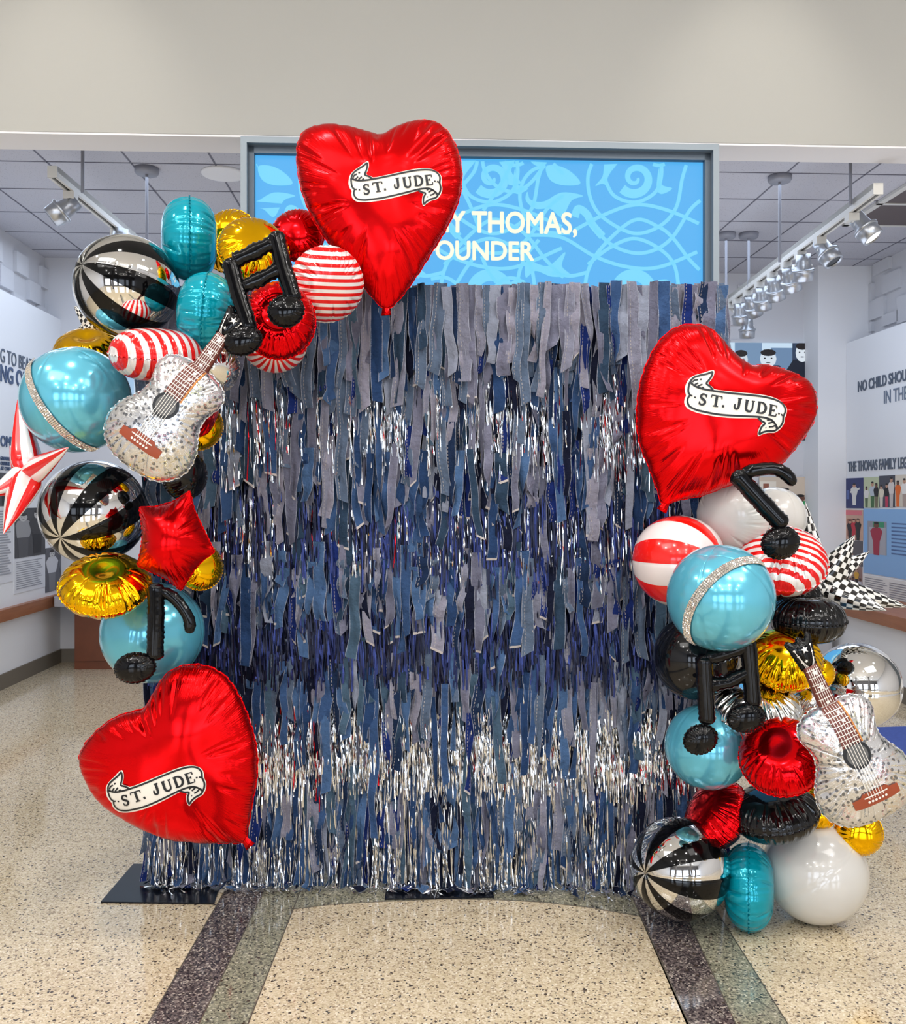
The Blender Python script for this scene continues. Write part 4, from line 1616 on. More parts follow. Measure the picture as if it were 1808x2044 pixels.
def sphere_balloon(px, py, Y, r_px, mats, label, pole=(-0.7, 0.3), pole_front=True, sectors=0, name='sphere_balloon', squash=1.0, spin=0.0, seams=4, sq=0.014):
    """orb balloon of welded panels; pole = where the panel tips meet, in radii right / up of the centre"""
    r = r_px * Y / F
    c = P(px, py, Y)
    dx, dz = pole
    k = dx * dx + dz * dz
    if k > 1:
        dx, dz = dx / math.sqrt(k), dz / math.sqrt(k)
        k = 1
    dy = -math.sqrt(1 - k) * (1 if pole_front else -1)
    rt, up, fw = view_frame(c)
    n_ = (rt * dx + up * dz - fw * dy).normalized()
    NU, NV = 128, 48
    vs, fs, mi, rim = [], [], [], []
    for j in range(1, NV):
        th = PI * j / NV
        for i in range(NU):
            ph = 2 * PI * i / NU
            q = r
            s4 = abs(((i / NU * seams) % 1.0) - 0.5) * 2       # 1 on a seam
            q *= 1 - sq * s4 ** 2 * math.sin(th) ** 2 - 0.012 * math.exp(-((1 - s4) / 0.03) ** 2)
            # short gathers where panels meet
            q *= 1 + 0.004 * math.sin(j * 2.1) * math.exp(-((1 - s4) / 0.14) ** 2)
            q *= 1 - 0.10 * (1 - math.sin(th)) ** 6 * 0.6
            vs.append((q * math.sin(th) * math.cos(ph), q * math.sin(th) * math.sin(ph), q * squash * math.cos(th)))
            rim.append(0.0)
    a, b = len(vs), len(vs) + 1
    vs += [(0, 0, r * 0.945 * squash), (0, 0, -r * 0.945 * squash)]
    rim += [0.0, 0.0]
    nm = len(mats)
    for j in range(NV - 2):
        for i in range(NU):
            i2 = (i + 1) % NU
            fs.append((j * NU + i, (j + 1) * NU + i, (j + 1) * NU + i2, j * NU + i2))
            mi.append(int(i * sectors / NU) % nm if sectors else 0)
    for i in range(NU):
        i2 = (i + 1) % NU
        fs.append((a, i, i2))
        mi.append(int(i * sectors / NU) % nm if sectors else 0)
        fs.append((b, (NV - 2) * NU + i2, (NV - 2) * NU + i))
        mi.append(int(i * sectors / NU) % nm if sectors else 0)
    o = mk(name, vs, fs, [M[x] for x in mats], None, True, mi, None, rim)
    o.matrix_world = Matrix.Translation(c) @ n_.to_track_quat('Z', 'Y').to_matrix().to_4x4() @ Matrix.Rotation(spin, 4, 'Z')
    tag(o, label, BALL)
    return o, c, r


def rhinestone_band(ball, c, r, pts, cx, cy, rpx, width=0.030):
    """glued band of stones along the arc through three points seen on the ball"""
    rt, up, fw = view_frame(c)

    def on(px, py):
        dx, dz = (px - cx) / rpx, -(py - cy) / rpx
        k = dx * dx + dz * dz
        if k > 0.985:
            s_ = math.sqrt(0.985 / k)
            dx, dz, k = dx * s_, dz * s_, 0.985
        return rt * dx + up * dz + fw * math.sqrt(1 - k)
    a, b, d = (on(*p) for p in pts)
    ax = (b - a).cross(d - b).normalized()
    h = ax.dot(a)
    rad = math.sqrt(max(0.01, 1 - h * h))
    e1 = (a - ax * h).normalized()
    e2 = ax.cross(e1)
    end = math.atan2((d - ax * h).dot(e2), (d - ax * h).dot(e1)) % (2 * PI)
    a0, a1 = -0.25, end + 0.25
    inv = ball.matrix_world.inverted()

    def pt(t, off, lift):
        hh = h + off / r
        rr = math.sqrt(max(0.0, 1 - hh * hh))
        v = ax * hh + (e1 * math.cos(t) + e2 * math.sin(t)) * rr
        return inv @ (c + v * (r * 1.0 + lift))
    n = 64
    vs, fs = [], []
    for i in range(n + 1):
        t = a0 + (a1 - a0) * i / n
        for o_ in (-1, 1):
            vs.append(pt(t, o_ * width / 2, 0.0035))
    for i in range(n):
        fs.append((2 * i, 2 * i + 1, 2 * i + 3, 2 * i + 2))
    bnd = mk('rhinestone_band', vs, fs, M['gem_base'], ball, True)
    bnd['label'] = 'silver band of rhinestones'
    vs, fs = [], []
    rg = random.Random(3)
    step = width / 4
    m_ = int((a1 - a0) * rad * r / step)
    for i in range(m_):
        t = a0 + (a1 - a0) * (i + 0.5) / m_
        for j in range(4):
            o_ = (j - 1.5) * step
            b0 = len(vs)
            q = step * 0.46
            dt = q / (rad * r)
            vs += [pt(t - dt, o_ - q, 0.004), pt(t + dt, o_ - q, 0.004), pt(t + dt, o_ + q, 0.004), pt(t - dt, o_ + q, 0.004),
                   pt(t - dt * .55, o_ - q * .55, 0.0065 + rg.uniform(-.0014, .0014)), pt(t + dt * .55, o_ - q * .55, 0.0065 + rg.uniform(-.0014, .0014)), pt(t + dt * .55, o_ + q * .55, 0.0065 + rg.uniform(-.0014, .0014)), pt(t - dt * .55, o_ + q * .55, 0.0065)]
            fs += [tuple(b0 + x for x in f) for f in ((4, 5, 6, 7), (0, 1, 5, 4), (1, 2, 6, 5), (2, 3, 7, 6), (3, 0, 4, 7))]
    g_ = mk('stones', vs, fs, M['gem'], bnd, False)
    g_['kind'] = 'stuff'


# ------------------------------------------------------------------ draped prints
def densify(pts, step, closed=False):
    out = []
    n = len(pts)
    for i in range(n if closed else n - 1):
        a, b = Vector(pts[i]), Vector(pts[(i + 1) % n])
        k = max(1, int((b - a).length / step))
        out += [tuple(a + (b - a) * j / k) for j in range(k)]
    if not closed:
        out.append(tuple(pts[-1]))
    return out


def drape_poly(pts, step):
    """fill polygon with small triangles so it can follow a curved surface"""
    bm = bmesh.new()
    vv = [bm.verts.new((p[0], p[1], 0)) for p in densify(pts, step, True)]
    pl = [[v.co.copy() for v in vv]]
    for t in tessellate_polygon(pl):
        try:
            bm.faces.new([vv[i] for i in t])
        except ValueError:
            pass
    for _ in range(6):
        long_e = [e for e in bm.edges if e.calc_length() > step * 1.6]
        if not long_e:
            break
        bmesh.ops.subdivide_edges(bm, edges=long_e, cuts=1, use_grid_fill=False)
        bmesh.ops.triangulate(bm, faces=bm.faces[:])
    bm.verts.index_update()
    vs = [(v.co.x, v.co.y) for v in bm.verts]
    fs = [tuple(v.index for v in f.verts) for f in bm.faces]
    out = []
    for f in fs:
        a, b, c = (vs[i] for i in f[:3])
        ar = (b[0] - a[0]) * (c[1] - a[1]) - (b[1] - a[1]) * (c[0] - a[0])
        out.append(f if ar > 0 else f[::-1])
    bm.free()
    return vs, out


class Print:
    def __init__(s, hfun):
        s.h, s.vs, s.fs = hfun, [], []

    def poly(s, pts, lift, step=0.008):
        v, f = drape_poly(pts, step)
        b = len(s.vs)
        s.vs += [(x, y, s.h(x, y) + lift) for x, y in v]
        s.fs += [tuple(b + i for i in t) for t in f]

    def line(s, pts, w, lift, closed=False, step=0.006, taper=None):
        p = densify(pts + ([pts[0]] if closed else []), step)
        v2, f2 = [], []
        strip(v2, f2, p, w, taper)
        b = len(s.vs)
        s.vs += [(x, y, s.h(x, y) + lift) for x, y in v2]
        s.fs += [tuple(b + i for i in t) for t in f2]

    def build(s, name, mat, parent):
        return mk(name, s.vs, s.fs, mat, parent, True)


# banner drawn on the hearts, in units of the detail drawing
BAND = [(240, 300), (222, 350), (212, 410), (216, 450), (232, 482), (205, 530), (202, 580), (230, 640), (320, 688), (420, 714), (600, 750), (800, 768), (1000, 776), (1200, 783), (1310, 800), (1385, 828), (1440, 885), (1468, 945), (1520, 905), (1550, 850), (1556, 790), (1560, 765), (1588, 700), (1582, 640), (1540, 582), (1460, 540), (1350, 512), (1200, 490), (1000, 472), (800, 455), (600, 430), (450, 405), (350, 378), (285, 342)]
TAIL1 = [(245, 300), (268, 258), (310, 225), (385, 203), (470, 185), (525, 165), (552, 158), (538, 212), (502, 268), (462, 320), (510, 362), (548, 418), (450, 405), (350, 378), (285, 342)]
TAIL2 = [(1195, 785), (1235, 838), (1288, 872), (1242, 922), (1220, 970), (1210, 1025), (1265, 996), (1340, 980), (1420, 978), (1468, 945), (1440, 885), (1385, 828), (1310, 800)]
EDGE = [(215, 270), (265, 225), (330, 195), (440, 165), (510, 140), (575, 135), (570, 200), (530, 270), (490, 318), (545, 370), (590, 405), (800, 430), (1000, 448), (1200, 465), (1370, 490), (1490, 530), (1565, 585), (1612, 660), (1605, 735), (1580, 800), (1570, 870), (1520, 945), (1440, 1000), (1340, 1005), (1250, 1030), (1195, 1050), (1190, 985), (1225, 905), (1250, 872), (1200, 825), (1175, 805), (1000, 805), (800, 802), (600, 785), (420, 752), (300, 718), (205, 670), (160, 600), (165, 530), (182, 490), (168, 430), (172, 360)]
LETTERS = {
    'S': [[(0.82, 0.80), (0.70, 0.95), (0.45, 1.0), (0.22, 0.90), (0.18, 0.70), (0.40, 0.54), (0.68, 0.42), (0.80, 0.24), (0.62, 0.05), (0.35, 0.0), (0.15, 0.10), (0.10, 0.22)], [(0.86, 0.72), (0.86, 1.02)], [(0.08, -0.02), (0.08, 0.28)]],
    'T': [[(0.5, 0.0), (0.5, 1.0)], [(0.0, 0.98), (1.0, 0.98)], [(0.02, 0.98), (0.0, 0.74)], [(0.98, 0.98), (1.0, 0.74)], [(0.25, 0.0), (0.75, 0.0)]],
    '.': [[(0.0, 0.02), (0.06, 0.02)]],
    'J': [[(0.62, 1.0), (0.62, 0.28), (0.52, 0.06), (0.32, 0.0), (0.14, 0.10), (0.10, 0.32), (0.2, 0.40)], [(0.36, 1.0), (0.90, 1.0)]],
    'U': [[(0.18, 1.0), (0.18, 0.28), (0.30, 0.06), (0.52, 0.0), (0.72, 0.08), (0.82, 0.30), (0.82, 1.0)], [(0.0, 1.0), (0.38, 1.0)], [(0.66, 1.0), (1.0, 1.0)]],
    'D': [[(0.22, 0.0), (0.22, 1.0)], [(0.02, 1.0), (0.45, 1.0), (0.74, 0.88), (0.90, 0.62), (0.88, 0.32), (0.70, 0.08), (0.42, 0.0), (0.02, 0.0)]],
    'E': [[(0.24, 0.0), (0.24, 1.0)], [(0.04, 1.0), (0.88, 1.0), (0.88, 0.76)], [(0.24, 0.52), (0.62, 0.52)], [(0.62, 0.40), (0.62, 0.64)], [(0.04, 0.0), (0.88, 0.0), (0.92, 0.26)]],
}


def banner(parent, pf, ox, oy, width, ang):
    """ang = slope of the lettering against local x, degrees"""
    k = width / 1400.0
    a0 = math.radians(ang + 8.3)      # the drawing itself slopes down 8.3 degrees

    def T(p):
        x, y = (p[0] - 880) * k, -(p[1] - 605) * k
        return (ox + x * math.cos(a0) - y * math.sin(a0), oy + x * math.sin(a0) + y * math.cos(a0))
    h = pf.top
    sm = lambda q: [T(p) for p in catmull(q, 4)]
    e = Print(h)
    e.poly(sm(EDGE), 0.0028)
    st = e.build('banner_sticker', M['sticker'], parent)
    st['label'] = 'cream ribbon banner sticker'
    f = Print(h)
    lw = 27 * k
    for q in (BAND, TAIL1, TAIL2):
        f.line(sm(q), lw, 0.0042, True)
    for q in ([(270, 300), (300, 272), (350, 266)], [(300, 338), (335, 320), (350, 312)], [(340, 362), (380, 342), (408, 332)], [(395, 378), (430, 376)], [(372, 262), (402, 260)],
              [(232, 482), (268, 495)], [(292, 512), (316, 518)], [(1480, 730), (1505, 738)], [(1522, 742), (1560, 768)],
              [(1330, 815), (1320, 830), (1370, 820)], [(1335, 872), (1390, 858), (1410, 850)], [(1345, 922), (1400, 918), (1440, 900)], [(1296, 930), (1304, 938)]):
        f.line([T(p) for p in q], lw * 0.85, 0.0042)
    f.build('banner_outline', M['ink'], st)
    g_ = Print(h)
    for ch, x, y, hh, ww in (('S', 415, 545, 150, 108), ('T', 596, 566, 150, 150), ('.', 692, 637, 150, 100), ('J', 905, 602, 150, 112), ('U', 1066, 634, 150, 140), ('D', 1240, 658, 150, 145), ('E', 1405, 692, 150, 130)):
        sl = math.radians(8.3 + 1.5)
        for i, stroke in enumerate(LETTERS[ch]):
            pts = []
            for u, v in stroke:
                lx, ly = (u - 0.5) * ww, (v - 0.5) * hh
                if ch == '.':
                    lx, ly = u * ww, (v) * hh
                pts.append(T((x + lx * math.cos(sl) + ly * math.sin(sl), y + lx * math.sin(sl) - ly * math.cos(sl))))
            wd = 38 * k if (i == 0 and ch != 'S') else 17 * k
            if ch == 'S':
                wd = 30 * k if i == 0 else 16 * k
                tp = (lambda t: 0.45 + 0.75 * math.sin(PI * t)) if i == 0 else None
            elif ch in 'JU' and i == 0:
                tp = (lambda t: 1.1 - 0.55 * t)
            elif ch == 'D' and i == 1:
                wd, tp = 32 * k, (lambda t: 0.4 + 0.8 * math.sin(PI * t))
            else:
                tp = None
            if ch == '.':
                wd = 34 * k
                pts = [T((x - 16, y + 2)), T((x + 16, y + 2))]
            q = catmull(pts, 5, False) if len(pts) > 3 and ch in 'SJUD' else pts
            g_.line(q, wd, 0.0046, step=0.003, taper=tp)
    g_.build('lettering', M['ink'], st)


def px_outline(pts, cx, cy, Y, n=4, rot=0.0):
    """picture outline -> metres around (cx, cy); smoothed"""
    k = Y / F
    q = [((x - cx) * k, -(y - cy) * k) for x, y in pts]
    q = catmull(q, n)
    area = sum(q[i - 1][0] * q[i][1] - q[i][0] * q[i - 1][1] for i in range(len(q)))
    if area < 0:
        q = q[::-1]
    # even spacing
    return even(q, 260)


def even(q, n):
    L = [0.0]
    m_ = len(q)
    for i in range(m_):
        a, b = q[i], q[(i + 1) % m_]
        L.append(L[-1] + math.hypot(b[0] - a[0], b[1] - a[1]))
    out = []
    j = 0
    for k in range(n):
        s_ = L[-1] * k / n
        while L[j + 1] < s_:
            j += 1
        t = (s_ - L[j]) / max(1e-9, L[j + 1] - L[j])
        a, b = q[j], q[(j + 1) % m_]
        out.append((a[0] + (b[0] - a[0]) * t, a[1] + (b[1] - a[1]) * t))
    return out


def heart(pts, cx, cy, Y, H, label, ban, seed, tip, yaw=0, pitch=0):
    """ban = (px, py, width px, slope deg)"""
    out = px_outline(pts, cx, cy, Y)
    pf = Puff(out, H, 26, seed, 0.56, 0.30, 54, 0.012, 0.004, 0.0, dents=9, dent_a=0.13)
    e = empty('heart_balloon', mat=pose(P(cx, cy, Y), yaw, pitch))
    pf.build('foil_body', M['red_foil'], e)
    k = Y / F
    banner(e, pf, (ban[0] - cx) * k, -(ban[1] - cy) * k, ban[2] * k, ban[3])
    t = ((tip[0] - cx) * k, -(tip[1] - cy) * k)
    d = Vector((t[0], t[1])).normalized()
    s_ = Vector((-d.y, d.x))
    vs = []
    for dist, w in ((-0.012, 0.010), (0.012, 0.014), (0.03, 0.018)):
        for sg in (-1, 1):
            for z in (-0.004, 0.004):
                q = Vector(t) + d * dist + s_ * w * sg * (0.9 + 0.2 * (z > 0))
                vs.append((q.x, q.y, z))
    fs = []
    for i in range(2):
        b = 4 * i
        fs += [(b, b + 4, b + 5, b + 1), (b + 2, b + 3, b + 7, b + 6), (b + 1, b + 5, b + 7, b + 3), (b, b + 2, b + 6, b + 4)]
    fs.append((8, 10, 11, 9))
    mk('filling_neck', vs, fs, M['red_foil'], e, True)
    return tag(e, label, BALL)


HEART1 = [(762, 272), (790, 255), (825, 243), (855, 241), (885, 255), (908, 290), (920, 335), (918, 385), (905, 425), (885, 465), (860, 505), (835, 545), (808, 583), (788, 606), (770, 616), (752, 603), (730, 577), (700, 540), (668, 500), (640, 462), (615, 415), (600, 370), (593, 320), (597, 280), (615, 258), (650, 250), (690, 253), (725, 262), (746, 268)]
HEART2 = [(287, 1415), (298, 1400), (317, 1366), (335, 1344), (357, 1332), (387, 1327), (421, 1333), (454, 1355), (480, 1396), (499, 1444), (510, 1489), (513, 1534), (508, 1574), (500, 1619), (494, 1654), (490, 1676), (474, 1682), (417, 1681), (376, 1678), (335, 1673), (283, 1652), (235, 1626), (198, 1597), (172, 1556), (159, 1519), (166, 1493), (183, 1470), (209, 1446), (238, 1429), (268, 1420)]
HEART3 = [(1498, 730), (1460, 702), (1435, 670), (1410, 653), (1381, 648), (1353, 653), (1325, 672), (1303, 702), (1284, 746), (1273, 796), (1272, 852), (1279, 890), (1295, 931), (1311, 975), (1319, 1000), (1328, 1007), (1340, 1002), (1366, 995), (1403, 988), (1454, 968), (1507, 948), (1554, 928), (1582, 900), (1611, 862), (1625, 834), (1629, 802), (1623, 777), (1608, 758), (1579, 743), (1545, 732), (1516, 728)]
heart(HEART1, 757, 410, 3.52, 0.105, 'big red heart balloon with cream banner at the top of the arch', (793, 386, 171, 10.0), 3, (770, 614))
heart(HEART2, 352, 1515, 3.36, 0.105, 'big red heart balloon with banner standing low at left above the black plate', (328, 1558, 187, 19.5), 5, (490, 1677))
heart(HEART3, 1442, 815, 3.42, 0.105, 'big red heart balloon with banner at right over the backdrop edge', (1452, 812, 194, -8.5), 8, (1328, 1006))

# ------------------------------------------------------------------ round and orb balloons, left and top
pillow(652, 568, 3.40, 74, 44, 'candy_h', 'red and white level-striped balloon touching the top heart', yaw=14, pitch=8, seed=21, flat=0.4)
pillow(594, 470, 3.66, 52, 30, 'red_shiny', 'plain red foil balloon half hidden between gold balloon and top heart', yaw=-10, pitch=-20, seed=22)
pillow(506, 500, 3.44, 70, 42, 'gold', 'gold foil balloon behind the upper double music note', yaw=10, pitch=-32, seed=23, roll=20)
pillow(460, 482, 3.86, 62, 36, 'gold', 'gold foil balloon peeking out right of the upper teal balloon', yaw=-30, pitch=-12, seed=24)
pillow(378, 478, 3.64, 82, 54, 'teal', 'teal foil balloon standing highest at left', yaw=91, pitch=0, seed=25, flat=1.2, creases=26)
pillow(412, 625, 3.36, 80, 56, 'teal', 'lower of two stacked teal balloons left of the double music note', yaw=84, pitch=4, seed=26, flat=1.0, creases=26)
sphere_balloon(253, 572, 3.46, 102, ['chrome', 'black_stripe'], 'black and silver striped sphere balloon at upper left', (-0.83, 0.36), sectors=16)
pillow(312, 708, 3.26, 90, 51, 'candy_x', 'red and white striped balloon lying on edge above the left guitar', pitch=-84, yaw=0, seed=27, flat=1.0, roll=0, creases=22)
pillow(176, 706, 3.68, 66, 44, 'gold', 'gold foil balloon tucked above the left blue rhinestone sphere', pitch=-62, yaw=-12, seed=28, dimple=0.3)
b, c, r = sphere_balloon(152, 798, 3.38, 106, ['blue_pearl'], 'blue sphere balloon with rhinestone band at far left', (-0.25, 0.95))
rhinestone_band(b, c, r, [(69, 737), (94, 816), (173, 890)], 152, 798, 106)
pillow(396, 815, 3.46, 58, 30, 'red_shiny', 'red foil balloon peeking out right of the left guitar', yaw=60, pitch=0, seed=29)
pillow(398, 852, 3.52, 46, 34, 'gold', 'small gold balloon peeking out right of the left guitar body', yaw=15, pitch=10, seed=30)
pillow(368, 948, 3.42, 50, 36, 'black_foil', 'black foil balloon peeking out under the left guitar', yaw=40, seed=31)
pillow(428, 738, 3.52, 50, 36, 'silver', 'crinkled silver balloon behind the neck of the left guitar', yaw=20, pitch=15, seed=32, creases=60, cdepth=0.03)
sphere_balloon(187, 1022, 3.50, 104, ['chrome', 'black_stripe'], 'black and silver striped sphere balloon below the left guitar', (-0.60, -0.49), sectors=16, spin=0.2)
pillow(398, 1130, 3.52, 47, 34, 'gold', 'gold foil balloon behind the red star balloon', yaw=20, pitch=-10, seed=33)
pillow(210, 1168, 3.27, 87, 45, 'gold', 'wide gold dimpled balloon under the left striped sphere', pitch=-50, yaw=-4, seed=34, dimple=0.2, flat=0.5)
sphere_balloon(305, 1262, 3.55, 101, ['blue_pearl'], 'plain blue sphere balloon behind the left single music note', (0.15, 0.97))
pillow(556, 640, 3.30, 72, 46, 'red_shiny', 'red dimpled foil balloon behind the upper double music note', yaw=-2, pitch=-22, seed=35, dimple=0.45, flat=0.8, ell=1.12)
pillow(548, 684, 3.52, 62, 40, 'candy_r', 'striped balloon showing its rim below the red dimpled balloon', yaw=0, pitch=20, seed=36)

# ------------------------------------------------------------------ right side
pillow(1465, 1030, 3.54, 75, 58, 'white_foil', 'white pleated foil balloon under the right heart', yaw=-28, pitch=6, seed=41, flat=0.6, creases=24)
sphere_balloon(1545, 1034, 3.78, 62, ['white_pearl'], 'smooth white sphere balloon behind the right single music note', (0.2, 0.95))
sphere_balloon(1355, 1120, 3.45, 92, ['red_ball', 'white_ball'], 'red and white beach ball striped sphere balloon beside the backdrop', (-0.90, 0.04), pole_front=False, sectors=12)
b, c, r = sphere_balloon(1438, 1193, 3.10, 106, ['blue_pearl'], 'blue sphere balloon with rhinestone band on the right column', (-0.2, 0.8))
rhinestone_band(b, c, r, [(1378, 1271), (1402, 1182), (1500, 1120)], 1438, 1193, 106)
pillow(1562, 1118, 3.44, 85, 50, 'candy_d', 'red and white slant-striped balloon under the right single music note', pitch=-46, yaw=10, roll=-12, seed=42, flat=0.8, creases=24)
pillow(1612, 1236, 3.46, 73, 46, 'black_foil', 'black foil balloon under the checkered starburst', pitch=-80, yaw=8, seed=43, flat=1.0)
pillow(1585, 1188, 3.58, 52, 34, 'black_foil', 'black foil balloon squeezed under the slant-striped balloon', pitch=-70, seed=44)
sphere_balloon(1388, 1312, 3.46, 84, ['black_pearl'], 'black sphere balloon next to the backdrop on the right', (0.1, -0.9))
pillow(1566, 1318, 3.38, 72, 48, 'gold', 'gold foil balloon beside the lower double music note', pitch=-40, yaw=5, seed=45, flat=0.6, creases=56)
pillow(1640, 1342, 3.46, 26, 22, 'gold', 'small gold balloon knob behind the right guitar head', pitch=-10, yaw=30, seed=46)
sphere_balloon(1710, 1368, 3.64, 85, ['chrome'], 'plain chrome sphere balloon behind the right guitar', (0.98, -0.05), squash=1.0)
pillow(1512, 1418, 3.38, 84, 48, 'silver', 'crinkled silver balloon behind the lower double music note', pitch=-62, yaw=0, seed=47, flat=0.6, creases=60, cdepth=0.022)
pillow(1618, 1398, 3.46, 34, 26, 'silver', 'small crinkled silver balloon left of the right guitar neck', pitch=-30, yaw=10, seed=48, creases=60, cdepth=0.03)
sphere_balloon(1412, 1490, 3.43, 84, ['blue_pearl'], 'plain blue sphere balloon on the right column', (0.1, 0.98))
pillow(1560, 1510, 3.20, 82, 52, 'red_shiny', 'red dimpled foil balloon left of the right guitar body', pitch=-24, yaw=-8, seed=49, dimple=0.10, flat=0.6)
pillow(1622, 1440, 3.46, 42, 30, 'red_shiny', 'red foil balloon peeking out left of the right guitar neck', pitch=-40, yaw=20, seed=50)
pillow(1545, 1622, 3.44, 86, 46, 'black_foil', 'black foil balloon lying above the bottom white sphere', pitch=-60, yaw=-18, roll=0, seed=51, flat=0.7)
pillow(1430, 1628, 3.52, 74, 44, 'red_shiny', 'red foil balloon above the bottom striped sphere', pitch=-28, yaw=-50, roll=0, seed=52)
sphere_balloon(1626, 1737, 3.53, 101, ['white_pearl'], 'large pale grey sphere balloon resting on the floor', (0.75, 0.6))
pillow(1494, 1770, 3.47, 83, 48, 'teal', 'teal foil balloon standing on the floor between two spheres', yaw=90, seed=53, flat=1.2, creases=26)
sphere_balloon(1357, 1732, 3.46, 98, ['chrome', 'black_stripe'], 'black and silver striped sphere balloon resting on the floor', (-0.70, -0.17), sectors=16, spin=0.1)
pillow(1714, 1662, 3.46, 44, 30, 'gold', 'gold foil balloon peeking out under the right guitar', pitch=15, yaw=10, seed=54)
pillow(1632, 1612, 3.50, 40, 28, 'gold', 'gold foil balloon wedged between black balloon and right guitar', pitch=-10, yaw=30, seed=55)

# ------------------------------------------------------------------ red star
STAR = [(379, 980), (388, 1020), (404, 1054), (428, 1102), (404, 1118), (388, 1136), (361, 1179), (340, 1160), (318, 1148), (274, 1128), (282, 1096), (286, 1064), (278, 1013), (312, 1012), (346, 1002)]
out = even([((x - 345) * 3.26 / F, -(y - 1080) * 3.26 / F) for x, y in STAR], 240)
sm_ = [(sum(out[(k + d) % 240][0] for d in (-2, -1, 0, 1, 2)) / 5, sum(out[(k + d) % 240][1] for d in (-2, -1, 0, 1, 2)) / 5) for k in range(240)]
if sum(sm_[i - 1][0] * sm_[i][1] - sm_[i][0] * sm_[i - 1][1] for i in range(240)) < 0:
    sm_ = sm_[::-1]
o = Puff(sm_, 0.105, 22, 61, 0.80, 0.0, 40, 0.010, 0.003, dents=3).build('star_balloon', M['red_foil'])
o.matrix_world = pose(P(345, 1080, 3.26), 0, 0)
tag(o, 'puffy red star balloon beside the lower left striped sphere', BALL)


# ------------------------------------------------------------------ spiked starbursts
def starburst(px, py, Y, tips, mat, label, w=0.05, seed=1):
    """tips: (px, py, dY, width factor); each spike is a ridged foil cone"""
    c = P(px, py, Y)
    e = empty('starburst_balloon', c)
    vs, fs = [], []
    for tx, ty, dY, wf in tips:
        t = P(tx, ty, Y + dY) - c
        L = t.length
        q = t.to_track_quat('Z', 'Y').to_matrix().to_4x4()
        nl, nu = 16, 32
        vs, fs, uv = [], [], []
        for i in range(nl + 1):
            s_ = i / nl
            rr = w * wf * (0.55 + 0.45 * math.sin(min(1, s_ / 0.24) * PI / 2)) * (1 - s_ ** 1.35) ** 0.95 + 0.0012
            for k in range(nu):
                a = 2 * PI * k / nu
                ridge = 1 + 0.10 * math.cos(4 * a)
                vs.append(q @ Vector((rr * ridge * math.cos(a), rr * ridge * math.sin(a), L * s_)))
        cu = []
        for i in range(nl):
            for k in range(nu):
                k2 = (k + 1) % nu
                fs.append((i * nu + k, i * nu + k2, (i + 1) * nu + k2, (i + 1) * nu + k))
                for ii, kk in ((i, k), (i, k + 1), (i + 1, k + 1), (i + 1, k)):
                    cu.append((kk / nu, ii / nl))
        me_uv = cu
        o = mk('spike', vs, fs, M[mat], e, True)
        lay = o.data.uv_layers.new(name='UVMap')
        lay.data.foreach_set('uv', np.asarray(me_uv, dtype=np.float32).ravel())
    hub = MB().lathe([(0.001, -w * 0.7), (w * 0.5, -w * 0.5), (w * 0.7, 0), (w * 0.5, w * 0.5), (0.001, w * 0.7)], 20)
    hub.build('hub', M['white_foil'], e, True)
    return tag(e, label, BALL)


starburst(58, 948, 3.36, [(37, 790, 0.06, 1.0), (137, 893, -0.16, 0.85), (-28, 992, -0.10, 0.85), (7, 1066, -0.18, 1.05), (20, 890, 0.2, 0.8)], 'spike_candy', 'red and white striped starburst balloon at the left picture edge', 0.058)
starburst(1640, 1172, 3.72, [(1706, 1068, -0.06, 1.0), (1735, 1101, 0.12, 0.85), (1769, 1219, -0.14, 1.0), (1812, 1212, 0.06, 0.9), (1582, 1176, -0.14, 0.8), (1607, 1002, 0.10, 0.8), (1660, 1150, 0.22, 0.8)], 'spike_check', 'black and white checkered starburst balloon on the right column', 0.066)
starburst(205, 650, 3.80, [(148, 612, -0.05, 1.1), (150, 664, -0.02, 1.0), (200, 560, 0.12, 0.9), (180, 700, 0.1, 0.8)], 'spike_check', 'checkered starburst balloon almost hidden behind the upper striped sphere', 0.06)


